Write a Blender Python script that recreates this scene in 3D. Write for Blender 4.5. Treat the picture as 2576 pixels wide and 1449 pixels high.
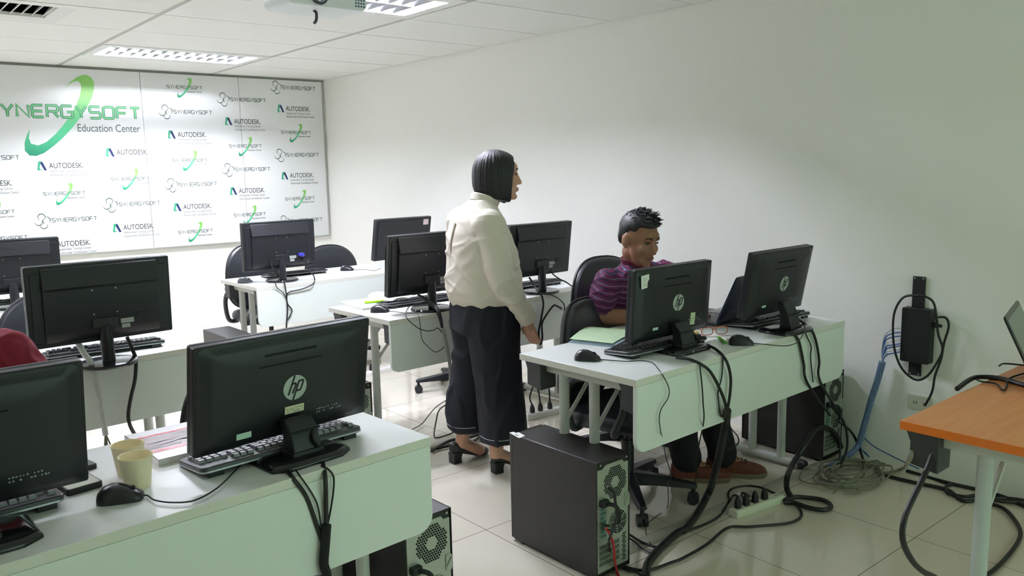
import bpy, math, random
from mathutils import Vector, Matrix, Euler, noise
for o in list(bpy.data.objects): bpy.data.objects.remove(o)
S = bpy.context.scene
COL = S.collection
R = math.radians
rnd = random.Random(7)
# ---------------------------------------------------------------- camera, world, exposure
cam = bpy.data.cameras.new('camera'); cam.sensor_width = 36; cam.lens = 36 * 2050.06 / 2576
cam.clip_start = .05; cam.clip_end = 60
camo = bpy.data.objects.new('camera', cam); COL.objects.link(camo)
RX, UP, FW = Vector((.766, -.643, -.021)), Vector((.110, .098, .989)), Vector((.634, .760, -.145))
FW.normalize(); RX = (RX - FW * RX.dot(FW)).normalized(); UP = RX.cross(FW)
m = Matrix((RX, UP, -FW)).transposed().to_4x4(); m.translation = (0, 0, 1.48); camo.matrix_world = m
S.camera = camo
W = bpy.data.worlds.new('world'); S.world = W; W.use_nodes = True
bg = W.node_tree.nodes['Background']; bg.inputs[0].default_value = (.66, .97, .77, 1); bg.inputs[1].default_value = 1.85
S.view_settings.view_transform = 'Standard'; S.view_settings.look = 'None'
S.view_settings.exposure = 0.0; S.view_settings.gamma = 1; S.view_settings.use_curve_mapping = False
S.cycles.diffuse_bounces = 6
LAMP = 620.0      # emission of the fluorescent tubes
ZC, XW, YB = 2.372, 3.858, 7.459
# ---------------------------------------------------------------- materials
def lin(c):
    return tuple(((v / 255) / 12.92 if v / 255 <= .04045 else ((v / 255 + .055) / 1.055) ** 2.4) for v in c)
MATS = {}
def mat(name, c, rough=.5, metal=0, spec=.5, bump=0, bscale=200, emit=0, var=0, vscale=8, trans=0, stretch=(1, 1, 1)):
    if name in MATS: return MATS[name]
    M = bpy.data.materials.new(name); M.use_nodes = True; nt = M.node_tree; b = nt.nodes['Principled BSDF']
    c = lin(c)
    b.inputs['Base Color'].default_value = (*c, 1); b.inputs['Roughness'].default_value = rough
    b.inputs['Metallic'].default_value = metal; b.inputs['Specular IOR Level'].default_value = spec
    if trans: b.inputs['Transmission Weight'].default_value = trans
    if emit:
        b.inputs['Emission Color'].default_value = (*c, 1); b.inputs['Emission Strength'].default_value = emit
    if bump or var:
        tc = nt.nodes.new('ShaderNodeTexCoord'); mp = nt.nodes.new('ShaderNodeMapping'); mp.inputs['Scale'].default_value = stretch
        nt.links.new(tc.outputs['Object'], mp.inputs[0])
    if bump:
        n = nt.nodes.new('ShaderNodeTexNoise'); n.inputs['Scale'].default_value = bscale; n.inputs['Detail'].default_value = 3
        bp = nt.nodes.new('ShaderNodeBump'); bp.inputs['Strength'].default_value = bump; bp.inputs['Distance'].default_value = .002
        nt.links.new(mp.outputs[0], n.inputs['Vector']); nt.links.new(n.outputs[0], bp.inputs['Height']); nt.links.new(bp.outputs[0], b.inputs['Normal'])
    if var:
        n = nt.nodes.new('ShaderNodeTexNoise'); n.inputs['Scale'].default_value = vscale; n.inputs['Detail'].default_value = 4
        mx = nt.nodes.new('ShaderNodeMix'); mx.data_type = 'RGBA'
        mx.inputs[6].default_value = (*[v * (1 - var) for v in c], 1); mx.inputs[7].default_value = (*[min(1, v * (1 + var)) for v in c], 1)
        nt.links.new(mp.outputs[0], n.inputs['Vector']); nt.links.new(n.outputs[0], mx.inputs[0]); nt.links.new(mx.outputs[2], b.inputs['Base Color'])
    MATS[name] = M
    return M
wall_m = mat('wall_paint', (247, 247, 241), .55, bump=.08, bscale=90)
ceil_m = mat('ceiling_tile', (238, 239, 234), .8, bump=.1, bscale=300)
gap_m = mat('ceiling_gap', (60, 60, 56), .9)
tbar_m = mat('ceiling_rail', (205, 205, 198), .5)
base_m = mat('baseboard_paint', (240, 240, 234), .4)
white_lam = mat('white_laminate', (231, 234, 232), .28, bump=.03, bscale=400)
panel_lam = mat('grey_white_laminate', (226, 233, 227), .5, bump=.03, bscale=300)
edge_m = mat('edge_band', (222, 222, 212), .5)
legm = mat('grey_powder_coat', (196, 199, 192), .4)
dkplastic = mat('dark_grey_plastic', (58, 60, 62), .5)
blk = mat('black_plastic', (27, 29, 34), .42, bump=.06, bscale=500)
blk_gloss = mat('gloss_black_plastic', (24, 26, 29), .12)
blk_matte = mat('matte_black_plastic', (32, 33, 36), .6)
leather = mat('black_leatherette', (44, 47, 53), .38, bump=.25, bscale=160)
piping = mat('black_piping', (14, 14, 16), .5)
cable_m = mat('black_rubber_cable', (22, 22, 24), .45)
cable_g = mat('grey_cable_sleeve', (150, 152, 148), .4, var=.35, vscale=60)
cable_w = mat('clear_cable_sleeve', (198, 203, 200), .25, var=.3, vscale=50)
cable_b = mat('blue_network_cable', (52, 96, 158), .45)
cable_r = mat('red_network_cable', (178, 40, 40), .45)
cable_t = mat('beige_grey_cable', (122, 122, 104), .5)
silver = mat('silver_sheet_metal', (176, 184, 172), .38, metal=.55)
chrome = mat('chrome', (205, 205, 205), .18, metal=1)
logo_s = mat('logo_silver', (178, 190, 182), .4, metal=.2)
screen_m = mat('dark_screen', (16, 18, 22), .12)
paper = mat('white_paper', (240, 240, 236), .7)
keycap = mat('keycap_black', (34, 35, 39), .35)
kbm = mat('keyboard_black', (30, 31, 35), .4)
kbs = mat('keyboard_silver_trim', (170, 174, 178), .3, metal=.6)
cup_m = mat('cream_paper_cup', (242, 230, 196), .6)
green_mark = mat('green_marker', (150, 220, 20), .4)
skin_w = mat('skin_light', (205, 158, 132), .5, var=.05, vscale=20)
skin_m = mat('skin_tan', (150, 106, 80), .5, var=.06, vscale=20)
# ---------------------------------------------------------------- mesh builder
class MB:
    def __init__(s): s.v = []; s.f = []; s.mi = []
    def add(s, vs, fs, mi=0, M=None):
        k = len(s.v)
        for p in vs: s.v.append(tuple(M @ Vector(p)) if M else tuple(p))
        for f in fs: s.f.append([i + k for i in f]); s.mi.append(mi)
        return s
    def box(s, c, d, mi=0, rz=0, M=None):
        x, y, z = (v / 2 for v in d)
        vs = [(-x, -y, -z), (x, -y, -z), (x, y, -z), (-x, y, -z), (-x, -y, z), (x, -y, z), (x, y, z), (-x, y, z)]
        T = Matrix.Translation(c) @ Matrix.Rotation(rz, 4, 'Z')
        if M: T = M @ T
        return s.add(vs, [(0, 3, 2, 1), (4, 5, 6, 7), (0, 1, 5, 4), (1, 2, 6, 5), (2, 3, 7, 6), (3, 0, 4, 7)], mi, T)
    def span(s, a, b, mi=0, M=None):
        return s.box([(p + q) / 2 for p, q in zip(a, b)], [abs(q - p) for p, q in zip(a, b)], mi, 0, M)
    def frame(s, d):
        d = Vector(d).normalized(); a = Vector((0, 0, 1)) if abs(d.z) < .9 else Vector((1, 0, 0))
        u = d.cross(a).normalized(); return u, d.cross(u)
    def cyl(s, p0, p1, r0, r1=None, n=16, mi=0):
        p0, p1 = Vector(p0), Vector(p1); r1 = r0 if r1 is None else r1
        u, w = s.frame(p1 - p0); vs = []
        for p, r in ((p0, r0), (p1, r1)):
            for i in range(n):
                a = 2 * math.pi * i / n; vs.append(p + u * (r * math.cos(a)) + w * (r * math.sin(a)))
        fs = [(i, (i + 1) % n, n + (i + 1) % n, n + i) for i in range(n)] + [tuple(range(n - 1, -1, -1)), tuple(range(n, 2 * n))]
        return s.add(vs, fs, mi)
    def tube(s, pts, r, n=8, mi=0, sub=6, taper=None):
        P = [Vector(p) for p in pts]
        if sub > 1 and len(P) > 2:
            Q = []
            for i in range(len(P) - 1):
                a, b, c, d = P[max(i - 1, 0)], P[i], P[i + 1], P[min(i + 2, len(P) - 1)]
                for k in range(sub):
                    t = k / sub
                    Q.append(.5 * ((2 * b) + (c - a) * t + (2 * a - 5 * b + 4 * c - d) * t * t + (3 * b - a - 3 * c + d) * t ** 3))
            Q.append(P[-1]); P = Q
        P = [p for i, p in enumerate(P) if i == 0 or (p - P[i - 1]).length > 1e-5]
        vs = []; u = None
        for i, p in enumerate(P):
            d = (P[min(i + 1, len(P) - 1)] - P[max(i - 1, 0)])
            d = d.normalized() if d.length > 1e-9 else Vector((0, 0, 1))
            if u is None: u, _ = s.frame(d)
            u = u - d * u.dot(d)
            u = u.normalized() if u.length > 1e-6 else s.frame(d)[0]
            w = d.cross(u); rr = r(i / (len(P) - 1)) if callable(r) else r
            for k in range(n):
                a = 2 * math.pi * k / n; vs.append(p + u * (rr * math.cos(a)) + w * (rr * math.sin(a)))
        L = len(P)
        fs = [(i * n + k, i * n + (k + 1) % n, (i + 1) * n + (k + 1) % n, (i + 1) * n + k) for i in range(L - 1) for k in range(n)]
        fs += [tuple(range(n - 1, -1, -1)), tuple(range((L - 1) * n, L * n))]
        return s.add(vs, fs, mi)
    def lathe(s, prof, n=32, mi=0, M=None, cap=True):
        vs = []; L = len(prof)
        for r, z in prof:
            for i in range(n):
                a = 2 * math.pi * i / n; vs.append((r * math.cos(a), r * math.sin(a), z))
        fs = [(j * n + i, j * n + (i + 1) % n, (j + 1) * n + (i + 1) % n, (j + 1) * n + i) for j in range(L - 1) for i in range(n)]
        if cap: fs += [tuple(range(n - 1, -1, -1)), tuple(range((L - 1) * n, L * n))]
        return s.add(vs, fs, mi, M)
    def prism(s, poly, d0, d1, mi=0, ax='y', M=None):
        # polygon in the plane across axis ax, pushed from d0 to d1
        n = len(poly)
        def P(p, d): return {'y': (p[0], d, p[1]), 'x': (d, p[0], p[1]), 'z': (p[0], p[1], d)}[ax]
        vs = [P(p, d0) for p in poly] + [P(p, d1) for p in poly]
        fs = [tuple(range(n)), tuple(range(2 * n - 1, n - 1, -1))] + [(i, n + i, n + (i + 1) % n, (i + 1) % n) for i in range(n)]
        return s.add(vs, fs, mi, M)
    def ell(s, c, r, mi=0, n=20, k=12, M=None, q=1):
        vs = []
        for j in range(1, k):
            t = math.pi * j / k
            for i in range(n):
                a = 2 * math.pi * i / n
                vs.append((c[0] + r[0] * math.sin(t) * math.cos(a), c[1] + r[1] * math.sin(t) * math.sin(a), c[2] + r[2] * math.cos(t)))
        fs = [(j * n + i, (j + 1) * n + i, (j + 1) * n + (i + 1) % n, j * n + (i + 1) % n) for j in range(k - 2) for i in range(n)]
        vs += [(c[0], c[1], c[2] + r[2]), (c[0], c[1], c[2] - r[2])]; a, b = len(vs) - 2, len(vs) - 1
        fs += [(a, i, (i + 1) % n) for i in range(n)] + [(b, (k - 2) * n + (i + 1) % n, (k - 2) * n + i) for i in range(n)]
        return s.add(vs, fs, mi, M)
    def loft(s, rings, mi=0, M=None, cap=True):
        n = len(rings[0]); vs = [p for r in rings for p in r]; L = len(rings)
        fs = [(j * n + i, j * n + (i + 1) % n, (j + 1) * n + (i + 1) % n, (j + 1) * n + i) for j in range(L - 1) for i in range(n)]
        if cap: fs += [tuple(range(n - 1, -1, -1)), tuple(range((L - 1) * n, L * n))]
        return s.add(vs, fs, mi, M)
    def ribbon(s, pts, w, y=0, mi=0, M=None, closed=False):
        # flat stroke in the XZ plane facing -Y, mitred
        P = [Vector((p[0], 0, p[1])) for p in pts]; n = len(P); vs = []
        for i in range(n):
            a = P[(i - 1) % n] if closed or i > 0 else None; b = P[(i + 1) % n] if closed or i < n - 1 else None
            d1 = (P[i] - a).normalized() if a is not None else None; d2 = (b - P[i]).normalized() if b is not None else None
            d1 = d1 or d2; d2 = d2 or d1
            n1, n2 = Vector((-d1.z, 0, d1.x)), Vector((-d2.z, 0, d2.x)); mm = n1 + n2
            mm = mm.normalized() if mm.length > 1e-6 else n1
            ww = w(i / (n - 1)) if callable(w) else w
            k = ww / 2 / max(.8, mm.dot(n1))
            for sg in (1, -1): vs.append((P[i].x + sg * mm.x * k, y, P[i].z + sg * mm.z * k))
        fs = [(2 * i, 2 * i + 1, 2 * ((i + 1) % n) + 1, 2 * ((i + 1) % n)) for i in range(n if closed else n - 1)]
        return s.add(vs, fs, mi, M)
    def build(s, name, mats, parent=None, loc=(0, 0, 0), rz=0, bevel=0, seg=2, smooth=True, ang=35, sub=0):
        me = bpy.data.meshes.new(name); me.from_pydata(s.v, [], s.f)
        for x in (mats if isinstance(mats, (list, tuple)) else [mats]): me.materials.append(x)
        me.polygons.foreach_set('material_index', s.mi)
        if smooth:
            me.polygons.foreach_set('use_smooth', [True] * len(me.polygons)); me.update(); me.set_sharp_from_angle(angle=R(ang))
        me.update()
        o = bpy.data.objects.new(name, me); COL.objects.link(o); o.location = loc; o.rotation_euler = (0, 0, rz)
        if parent: o.parent = parent
        if bevel:
            b = o.modifiers.new('bevel', 'BEVEL'); b.width = bevel; b.segments = seg; b.limit_method = 'ANGLE'; b.angle_limit = R(40)
        if sub:
            b = o.modifiers.new('sub', 'SUBSURF'); b.levels = sub; b.render_levels = sub
        return o
def tag(o, label, cat, group=None, kind=None):
    if label: o['label'] = label
    if cat: o['category'] = cat
    if group: o['group'] = group
    if kind: o['kind'] = kind
    return o
def thing(name, label, cat, loc=(0, 0, 0), rz=0, group=None):
    o = bpy.data.objects.new(name, None); COL.objects.link(o); o.empty_display_size = .1
    o.location = loc; o.rotation_euler = (0, 0, rz)
    return tag(o, label, cat, group)
def dup(root, loc, rz, label, group=None):
    def cp(o, par):
        c = o.copy(); COL.objects.link(c)
        if par: c.parent = par
        for ch in o.children: cp(ch, c)
        return c
    r = cp(root, None); r.location = loc; r.rotation_euler = (0, 0, rz); r['label'] = label
    if group: r['group'] = group
    return r
def struct(o): o['kind'] = 'structure'; return o
def rrect(x0, z0, x1, z1, r, n=6, corners='1111'):
    # rounded rectangle outline; corners: bl br tr tl
    P = []
    for k, (cx, cz, a0) in enumerate(((x0 + r, z0 + r, 180), (x1 - r, z0 + r, 270), (x1 - r, z1 - r, 0), (x0 + r, z1 - r, 90))):
        if corners[k] == '0': P.append(((x0, z0), (x1, z0), (x1, z1), (x0, z1))[k]); continue
        for i in range(n + 1):
            a = R(a0 + 90 * i / n); P.append((cx + r * math.cos(a), cz + r * math.sin(a)))
    return P
def text_geo(txt, size, extr=0.0):
    cu = bpy.data.curves.new('txt', 'FONT'); cu.body = txt; cu.size = size; cu.extrude = extr
    o = bpy.data.objects.new('txt', cu); COL.objects.link(o); dg = bpy.context.evaluated_depsgraph_get()
    me = bpy.data.meshes.new_from_object(o.evaluated_get(dg))
    vs = [tuple(v.co) for v in me.vertices]; fs = [tuple(p.vertices) for p in me.polygons]
    bpy.data.objects.remove(o); bpy.data.curves.remove(cu); bpy.data.meshes.remove(me)
    return vs, fs
def put_text(b, txt, x, z, h, y=0, mi=0, width=None, M=None):
    # letters standing in the XZ plane, facing -Y, left end x, baseline z
    vs, fs = text_geo(txt, 1.0)
    w0 = min(v[0] for v in vs); w1 = max(v[0] for v in vs); h1 = .69
    sx = h / h1 if width is None else width / (w1 - w0); sz = h / h1
    b.add([(x + (v[0] - w0) * sx, y, z + v[1] * sz) for v in vs], fs, mi, M)
# ================================================================ ROOM
X0, Y0 = -3.0, -2.2
def floor_mat():
    M = bpy.data.materials.new('polished_tile'); M.use_nodes = True; nt = M.node_tree; b = nt.nodes['Principled BSDF']
    tc = nt.nodes.new('ShaderNodeTexCoord'); mp = nt.nodes.new('ShaderNodeMapping'); mp.inputs['Location'].default_value = (-1.95 + .605 * 20, -2.54 + .605 * 20, 0)
    br = nt.nodes.new('ShaderNodeTexBrick'); br.offset = 0; br.squash = 1
    br.inputs['Scale'].default_value = 1; br.inputs['Brick Width'].default_value = .605; br.inputs['Row Height'].default_value = .605
    br.inputs['Mortar Size'].default_value = .0018; br.inputs['Mortar Smooth'].default_value = .1
    c = lin((228, 221, 205)); c2 = lin((224, 217, 200))
    br.inputs['Color1'].default_value = (*c, 1); br.inputs['Color2'].default_value = (*c2, 1); br.inputs['Mortar'].default_value = (*lin((128, 116, 98)), 1)
    n = nt.nodes.new('ShaderNodeTexNoise'); n.inputs['Scale'].default_value = 2.5; n.inputs['Detail'].default_value = 5
    mx = nt.nodes.new('ShaderNodeMix'); mx.data_type = 'RGBA'; mx.blend_type = 'MULTIPLY'; mx.inputs[0].default_value = .12
    L = nt.links.new
    L(tc.outputs['Object'], mp.inputs[0]); L(mp.outputs[0], br.inputs['Vector']); L(tc.outputs['Object'], n.inputs['Vector'])
    L(br.outputs[0], mx.inputs[6]); L(n.outputs[0], mx.inputs[7]); L(mx.outputs[2], b.inputs['Base Color'])
    b.inputs['Roughness'].default_value = .09; b.inputs['Specular IOR Level'].default_value = .5
    return M
struct(MB().span((X0, Y0, -.08), (XW + .1, YB + .1, 0)).build('floor', floor_mat(), smooth=False))
struct(MB().span((XW, Y0, 0), (XW + .1, YB + .1, ZC + .2)).build('wall_right', wall_m, smooth=False))
struct(MB().span((X0, YB, 0), (XW, YB + .1, ZC + .2)).build('wall_back', wall_m, smooth=False))
struct(MB().span((X0 - .1, Y0, 0), (X0, YB + .1, ZC + .2)).build('wall_left', wall_m, smooth=False))
struct(MB().span((X0, Y0 - .1, 0), (.9, Y0, ZC + .2)).build('wall_light_blocker', wall_m, smooth=False))  # unseen partial wall, added to steer outside light between the desk panels
b = MB(); b.prism([(0, 0), (-.016, 0), (-.016, .085), (-.011, .092), (-.011, .108), (-.004, .118), (0, .118)], X0, XW, ax='x', M=Matrix.Translation((0, YB, 0)))
struct(b.build('baseboard_back', base_m, smooth=False))
# suspended ceiling: long tiles across the room, exposed rails along it
T1, TP, YS, SP = 1.5437, 1.216, 4.8651, .6303
xs = [T1 + TP * k for k in range(-4, 3)]; xs = [x for x in xs if X0 < x < XW]; xs = [X0] + xs + [XW]
ys = [YS + SP * k for k in range(-12, 5)]; ys = [y for y in ys if Y0 < y < YB - .05]; ys = [Y0] + ys + [YB]
fix = [(0, 2), (0, -2), (-2, 2), (-2, -2)]      # lit fixtures: (column from T1, row from YS)
fixc = [(T1 + TP * c, YS + SP * r) for c, r in fix]
vent_c = (T1 - TP * .5 - .0, YS + SP * .62)
vx0, vx1, vy0, vy1 = .545, 1.142, YS + .09, YS + SP - .04
b = MB(); g = .005
for i in range(len(xs) - 1):
    for j in range(len(ys) - 1):
        if any(abs(xs[i] - fx) < .02 and abs(ys[j] - fy) < .02 for fx, fy in fixc): continue
        if abs(xs[i] - (T1 - TP)) < .02 and abs(ys[j] - YS) < .02:
            for a0, a1, b0, b1 in ((xs[i] + g, vx0, ys[j] + g, ys[j + 1] - g), (vx1, xs[i + 1] - g, ys[j] + g, ys[j + 1] - g), (vx0, vx1, ys[j] + g, vy0), (vx0, vx1, vy1, ys[j + 1] - g)):
                b.span((a0, b0, ZC), (a1, b1, ZC + .012))
            continue
        dz = rnd.uniform(0, .0015)
        b.span((xs[i] + g, ys[j] + g, ZC + dz), (xs[i + 1] - g, ys[j + 1] - g, ZC + .012 + dz))
struct(b.build('ceiling', ceil_m, smooth=False))
struct(MB().span((X0, Y0, ZC + .2), (XW, YB, ZC + .22)).span((X0, Y0, ZC + .013), (X0 + .001, Y0 + .001, ZC + .014)).build('ceiling_slab', gap_m, smooth=False))
k = 0
for x in xs[1:-1]:
    k += 1
    bb = MB(); bb.span((x - .012, Y0, ZC - .003), (x + .012, YB, ZC + .03)); bb.span((x - .003, Y0, ZC - .0036), (x + .003, YB, ZC - .003), 1)
    struct(bb.build('trim_%d' % k, [tbar_m, mat('rail_groove', (150, 150, 142), .6)], smooth=False))
# dark gap strip where the ceiling meets the backdrop
# ---- recessed fluorescent fixtures
tube_m = mat('lit_tube', (236, 238, 255), .5, emit=LAMP)
tube_d = mat('lit_tube_dim', (236, 238, 255), .5, emit=LAMP * .4)
tube_f = mat('lit_tube_reduced', (236, 238, 255), .5, emit=LAMP * .78)  # emission lowered to keep the backdrop from washing out
blade_m = mat('mirror_louvre', (150, 150, 154), .2, metal=1)
refl_m = mat('white_reflector', (245, 246, 244), .25, metal=.0)
lab = {0: 'lit recessed ceiling fixture with two louvred rows nearest the back wall', 1: 'lit recessed ceiling fixture partly hidden by the projector',
       2: 'lit recessed ceiling fixture at the back left of the room', 3: 'lit recessed ceiling fixture at the front left of the room'}
def fixture(i, fx, fy):
    t = thing('ceiling_light', lab[i], 'ceiling light', (fx + TP / 2, fy + SP / 2, ZC), 0, 'fluorescent ceiling lights')
    L, Wd, D = TP - .03, SP - .012, .10
    b = MB()
    b.span((-L / 2, -Wd / 2, D), (L / 2, Wd / 2, D + .006))
    for sx in (-1, 1): b.span((sx * L / 2 - .004, -Wd / 2, 0), (sx * L / 2 + .004, Wd / 2, D))
    for sy in (-1, 1): b.span((-L / 2, sy * Wd / 2 - .004, 0), (L / 2, sy * Wd / 2 + .004, D))
    b.build('housing', refl_m, t, smooth=False)
    b = MB()
    for sy in (-1, 1): b.span((-L / 2, sy * (Wd / 2 - .045) - .045, -.004), (L / 2, sy * (Wd / 2 - .045) + .045, .002))
    for sx in (-1, 1): b.span((sx * (L / 2 - .03) - .03, -Wd / 2 + .09, -.004), (sx * (L / 2 - .03) + .03, Wd / 2 - .09, .002))
    b.build('frame', refl_m, t, smooth=False)
    for cy in (-.112, .112):
        bb = MB().cyl((-L / 2 + .07, cy, .07), (L / 2 - .07, cy, .07), .014, n=12)
        bb.build('tube', [tube_f, tube_m, tube_d, tube_d][i], t)
    b = MB(); x0, x1 = -L / 2 + .06, L / 2 - .06
    for y in (-Wd / 2 + .09, 0, Wd / 2 - .09):
        b.prism([(y - .004, .0), (y + .004, .0), (y + .012, .022), (y - .012, .022)], x0, x1, ax='x')
    b.build('divider', refl_m, t, smooth=False); b = MB(); n = 13
    for cy in (-.112, .112):
        for q in range(1, n):
            x = x0 + (x1 - x0) * q / n; hw = .098
            b.prism([(x - .001, 0), (x + .001, 0), (x + .016, .03), (x - .016, .03)], cy - hw, cy + hw, ax='y')
    b.build('louvre', blade_m, t, smooth=False)
for i, (fx, fy) in enumerate(fixc): fixture(i, fx, fy)
# ---- air vent
t = thing('air_vent', 'square white slatted air conditioning vent set in the ceiling', 'vent', ((vx0 + vx1) / 2, (vy0 + vy1) / 2, ZC))
w, d = (vx1 - vx0) / 2, (vy1 - vy0) / 2
b = MB()
for s in (-1, 1):
    b.prism([(s * w, .0), (s * (w - .07), .012), (s * (w - .07), .03), (s * w, .006)], -d, d, ax='y'); b.prism([(s * d, 0), (s * (d - .07), .012), (s * (d - .07), .03), (s * d, .006)], -w, w, ax='x')
b.build('vent_frame', mat('vent_white', (226, 228, 222), .5), t, smooth=False)
MB().span((-w + .06, -d + .06, .1), (w - .06, d - .06, .105)).build('vent_back', mat('vent_dark', (60, 66, 66), .8), t, smooth=False)
for q in range(9):
    x = -w + .085 + q * (2 * w - .17) / 8
    MB().prism([(x, .02), (x + .045, .075), (x + .049, .072), (x + .004, .017)], -d + .07, d - .07, ax='y').build('slat', mat('vent_white', (226, 228, 222), .5), t, smooth=False)
# ---- projector hanging from the ceiling
t = thing('projector', 'white ceiling-hung projector with lit lens above the middle of the room', 'projector', (1.86, 3.62, ZC), R(180))
pw = mat('projector_white', (226, 232, 232), .4)
b = MB(); b.prism(rrect(-.20, -.145, .20, -.05, .03), -.13, .13)
b.build('body', pw, t, bevel=.008)
MB().cyl((0, 0, -.05), (0, 0, 0), .03).cyl((0, 0, -.006), (0, 0, 0), .07).build('mount', pw, t)
MB().lathe([(.001, 0), (.042, 0), (.046, .012), (.04, .02), (.034, .02), (.03, .008), (.001, .008)], 28, M=Matrix.Translation((.05, .125, -.095)) @ Matrix.Rotation(R(-90), 4, 'X')).build('lens_ring', dkplastic, t)
MB().ell((.05, .128, -.095), (.03, .01, .03)).build('lens', mat('lit_lens', (215, 240, 255), .1, emit=6), t)
b = MB()
for i in range(4):
    for j in range(5): b.span((-.185 + i * .014, .1295, -.13 + j * .014), (-.177 + i * .014, .1315, -.122 + j * .014))
b.build('vent_grille', mat('grille_blue_grey', (70, 90, 120), .6), t, smooth=False)
b = MB().tube([(.02, .02, -.145), (.02, .04, -.16), (.02, .035, -.19), (.02, .015, -.2)], .007)
b.build('hook', dkplastic, t)
# ================================================================ PRINTED BACKDROP
t = thing('backdrop_wall', 'large white printed backdrop covered in green and black logos on back wall', 'backdrop', (0, YB, 0))
vinyl = mat('white_vinyl', (230, 232, 231), .42, spec=.3)
for x0, x1 in ((.2, 2.149), (2.153, 2.999), (3.003, 3.828)):
    MB().span((x0, -.028, .862), (x1, -.004, 2.352)).build('panel', vinyl, t, smooth=False)
MB().span((.2, -.03, 2.352), (3.84, -.002, 2.362)).build('top_rail', mat('grey_gap_strip', (120, 122, 112), .5), t, smooth=False)  # grey strip drawn in place of the dark gap above the panels
MB().span((3.828, -.03, .855), (3.833, -.002, 2.352)).span((.2, -.03, .855), (3.833, -.002, .862)).build('edge_trim', mat('trim_grey', (160, 162, 156), .5), t, smooth=False)
g_dark = mat('print_dark_green', (40, 88, 62), .4); g_lite = mat('print_pale_green', (120, 200, 140), .4); p_grey = mat('print_grey', (84, 98, 92), .4)
p_blk = mat('print_black', (36, 40, 42), .4); p_lgrey = mat('print_light_grey', (120, 126, 124), .4); p_blue = mat('print_blue', (38, 92, 150), .4); p_navy = mat('print_navy', (24, 44, 92), .4)
p_teal = mat('print_teal', (60, 160, 120), .4)
def grad_mat(name, z0, z1):
    M = bpy.data.materials.new(name); M.use_nodes = True; nt = M.node_tree; bs = nt.nodes['Principled BSDF']; bs.inputs['Roughness'].default_value = .35
    tc = nt.nodes.new('ShaderNodeTexCoord'); sp = nt.nodes.new('ShaderNodeSeparateXYZ'); mr = nt.nodes.new('ShaderNodeMapRange'); cr = nt.nodes.new('ShaderNodeValToRGB')
    mr.inputs[1].default_value = z0; mr.inputs[2].default_value = z1
    e = cr.color_ramp.elements; e[0].color = (*lin((22, 128, 96)), 1); e[1].color = (*lin((128, 190, 88)), 1)
    k = e.new(.35); k.color = (*lin((96, 206, 150)), 1); k = e.new(.75); k.color = (*lin((140, 200, 108)), 1)
    nt.links.new(tc.outputs['Object'], sp.inputs[0]); nt.links.new(sp.outputs[2], mr.inputs[0]); nt.links.new(mr.outputs[0], cr.inputs[0]); nt.links.new(cr.outputs[0], bs.inputs['Base Color'])
    return M
GL = {'S': [[(1, 1), (.12, 1), (0, .88), (0, .62), (.12, .5), (.88, .5), (1, .38), (1, .12), (.88, 0), (0, 0)]],
      'Y': [[(0, 1), (.5, .45), (1, 1)], [(.5, .45), (.5, 0)]], 'N': [[(0, 0), (0, 1), (1, 0), (1, 1)]],
      'E': [[(1, 1), (.12, 1), (0, .88), (0, .12), (.12, 0), (1, 0)], [(0, .5), (.92, .5)]],
      'R': [[(0, 0), (0, 1), (.88, 1), (1, .88), (1, .62), (.88, .5), (.1, .5)], [(.55, .5), (1, 0)]],
      'G': [[(1, 1), (.12, 1), (0, .88), (0, .12), (.12, 0), (.88, 0), (1, .12), (1, .48), (.5, .48)]],
      'O': [[(.12, 1), (.88, 1), (1, .88), (1, .12), (.88, 0), (.12, 0), (0, .12), (0, .88), (.12, 1)]],
      'F': [[(0, 0), (0, .88), (.12, 1), (1, 1)], [(0, .5), (.88, .5)]], 'T': [[(0, 1), (1, 1)], [(.5, 1), (.5, 0)]]}
def wide_text(b, x, z, width, h, st, y, mi):
    n = 11; cw = width / (n + (n - 1) * .32)
    for i, ch in enumerate('SYNERGYSOFT'):
        for pl in GL[ch]: b.ribbon([(x + i * cw * 1.32 + p[0] * cw, z + p[1] * h) for p in pl], st, y, mi)
SW = [(.50, .82), (.56, .90), (.63, .965), (.69, .995), (.735, 1.0), (.78, .97), (.80, .91), (.795, .83), (.765, .72), (.70, .59), (.62, .46), (.53, .335), (.43, .215), (.335, .12), (.24, .04), (.165, .005), (.10, .01), (.06, .07), (.065, .16), (.09, .24), (.13, .33), (.11, .22), (.125, .15), (.19, .13), (.27, .17), (.36, .26), (.45, .375), (.535, .50), (.60, .62), (.645, .74), (.665, .83), (.665, .89), (.64, .92), (.60, .91), (.55, .875)]
def swoosh(b, x, z, w, h, y, mi):
    b.add([(x + (p[0] - .06) / .74 * w, y, z + p[1] * h) for p in SW], [tuple(range(len(SW)))], mi)
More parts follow.
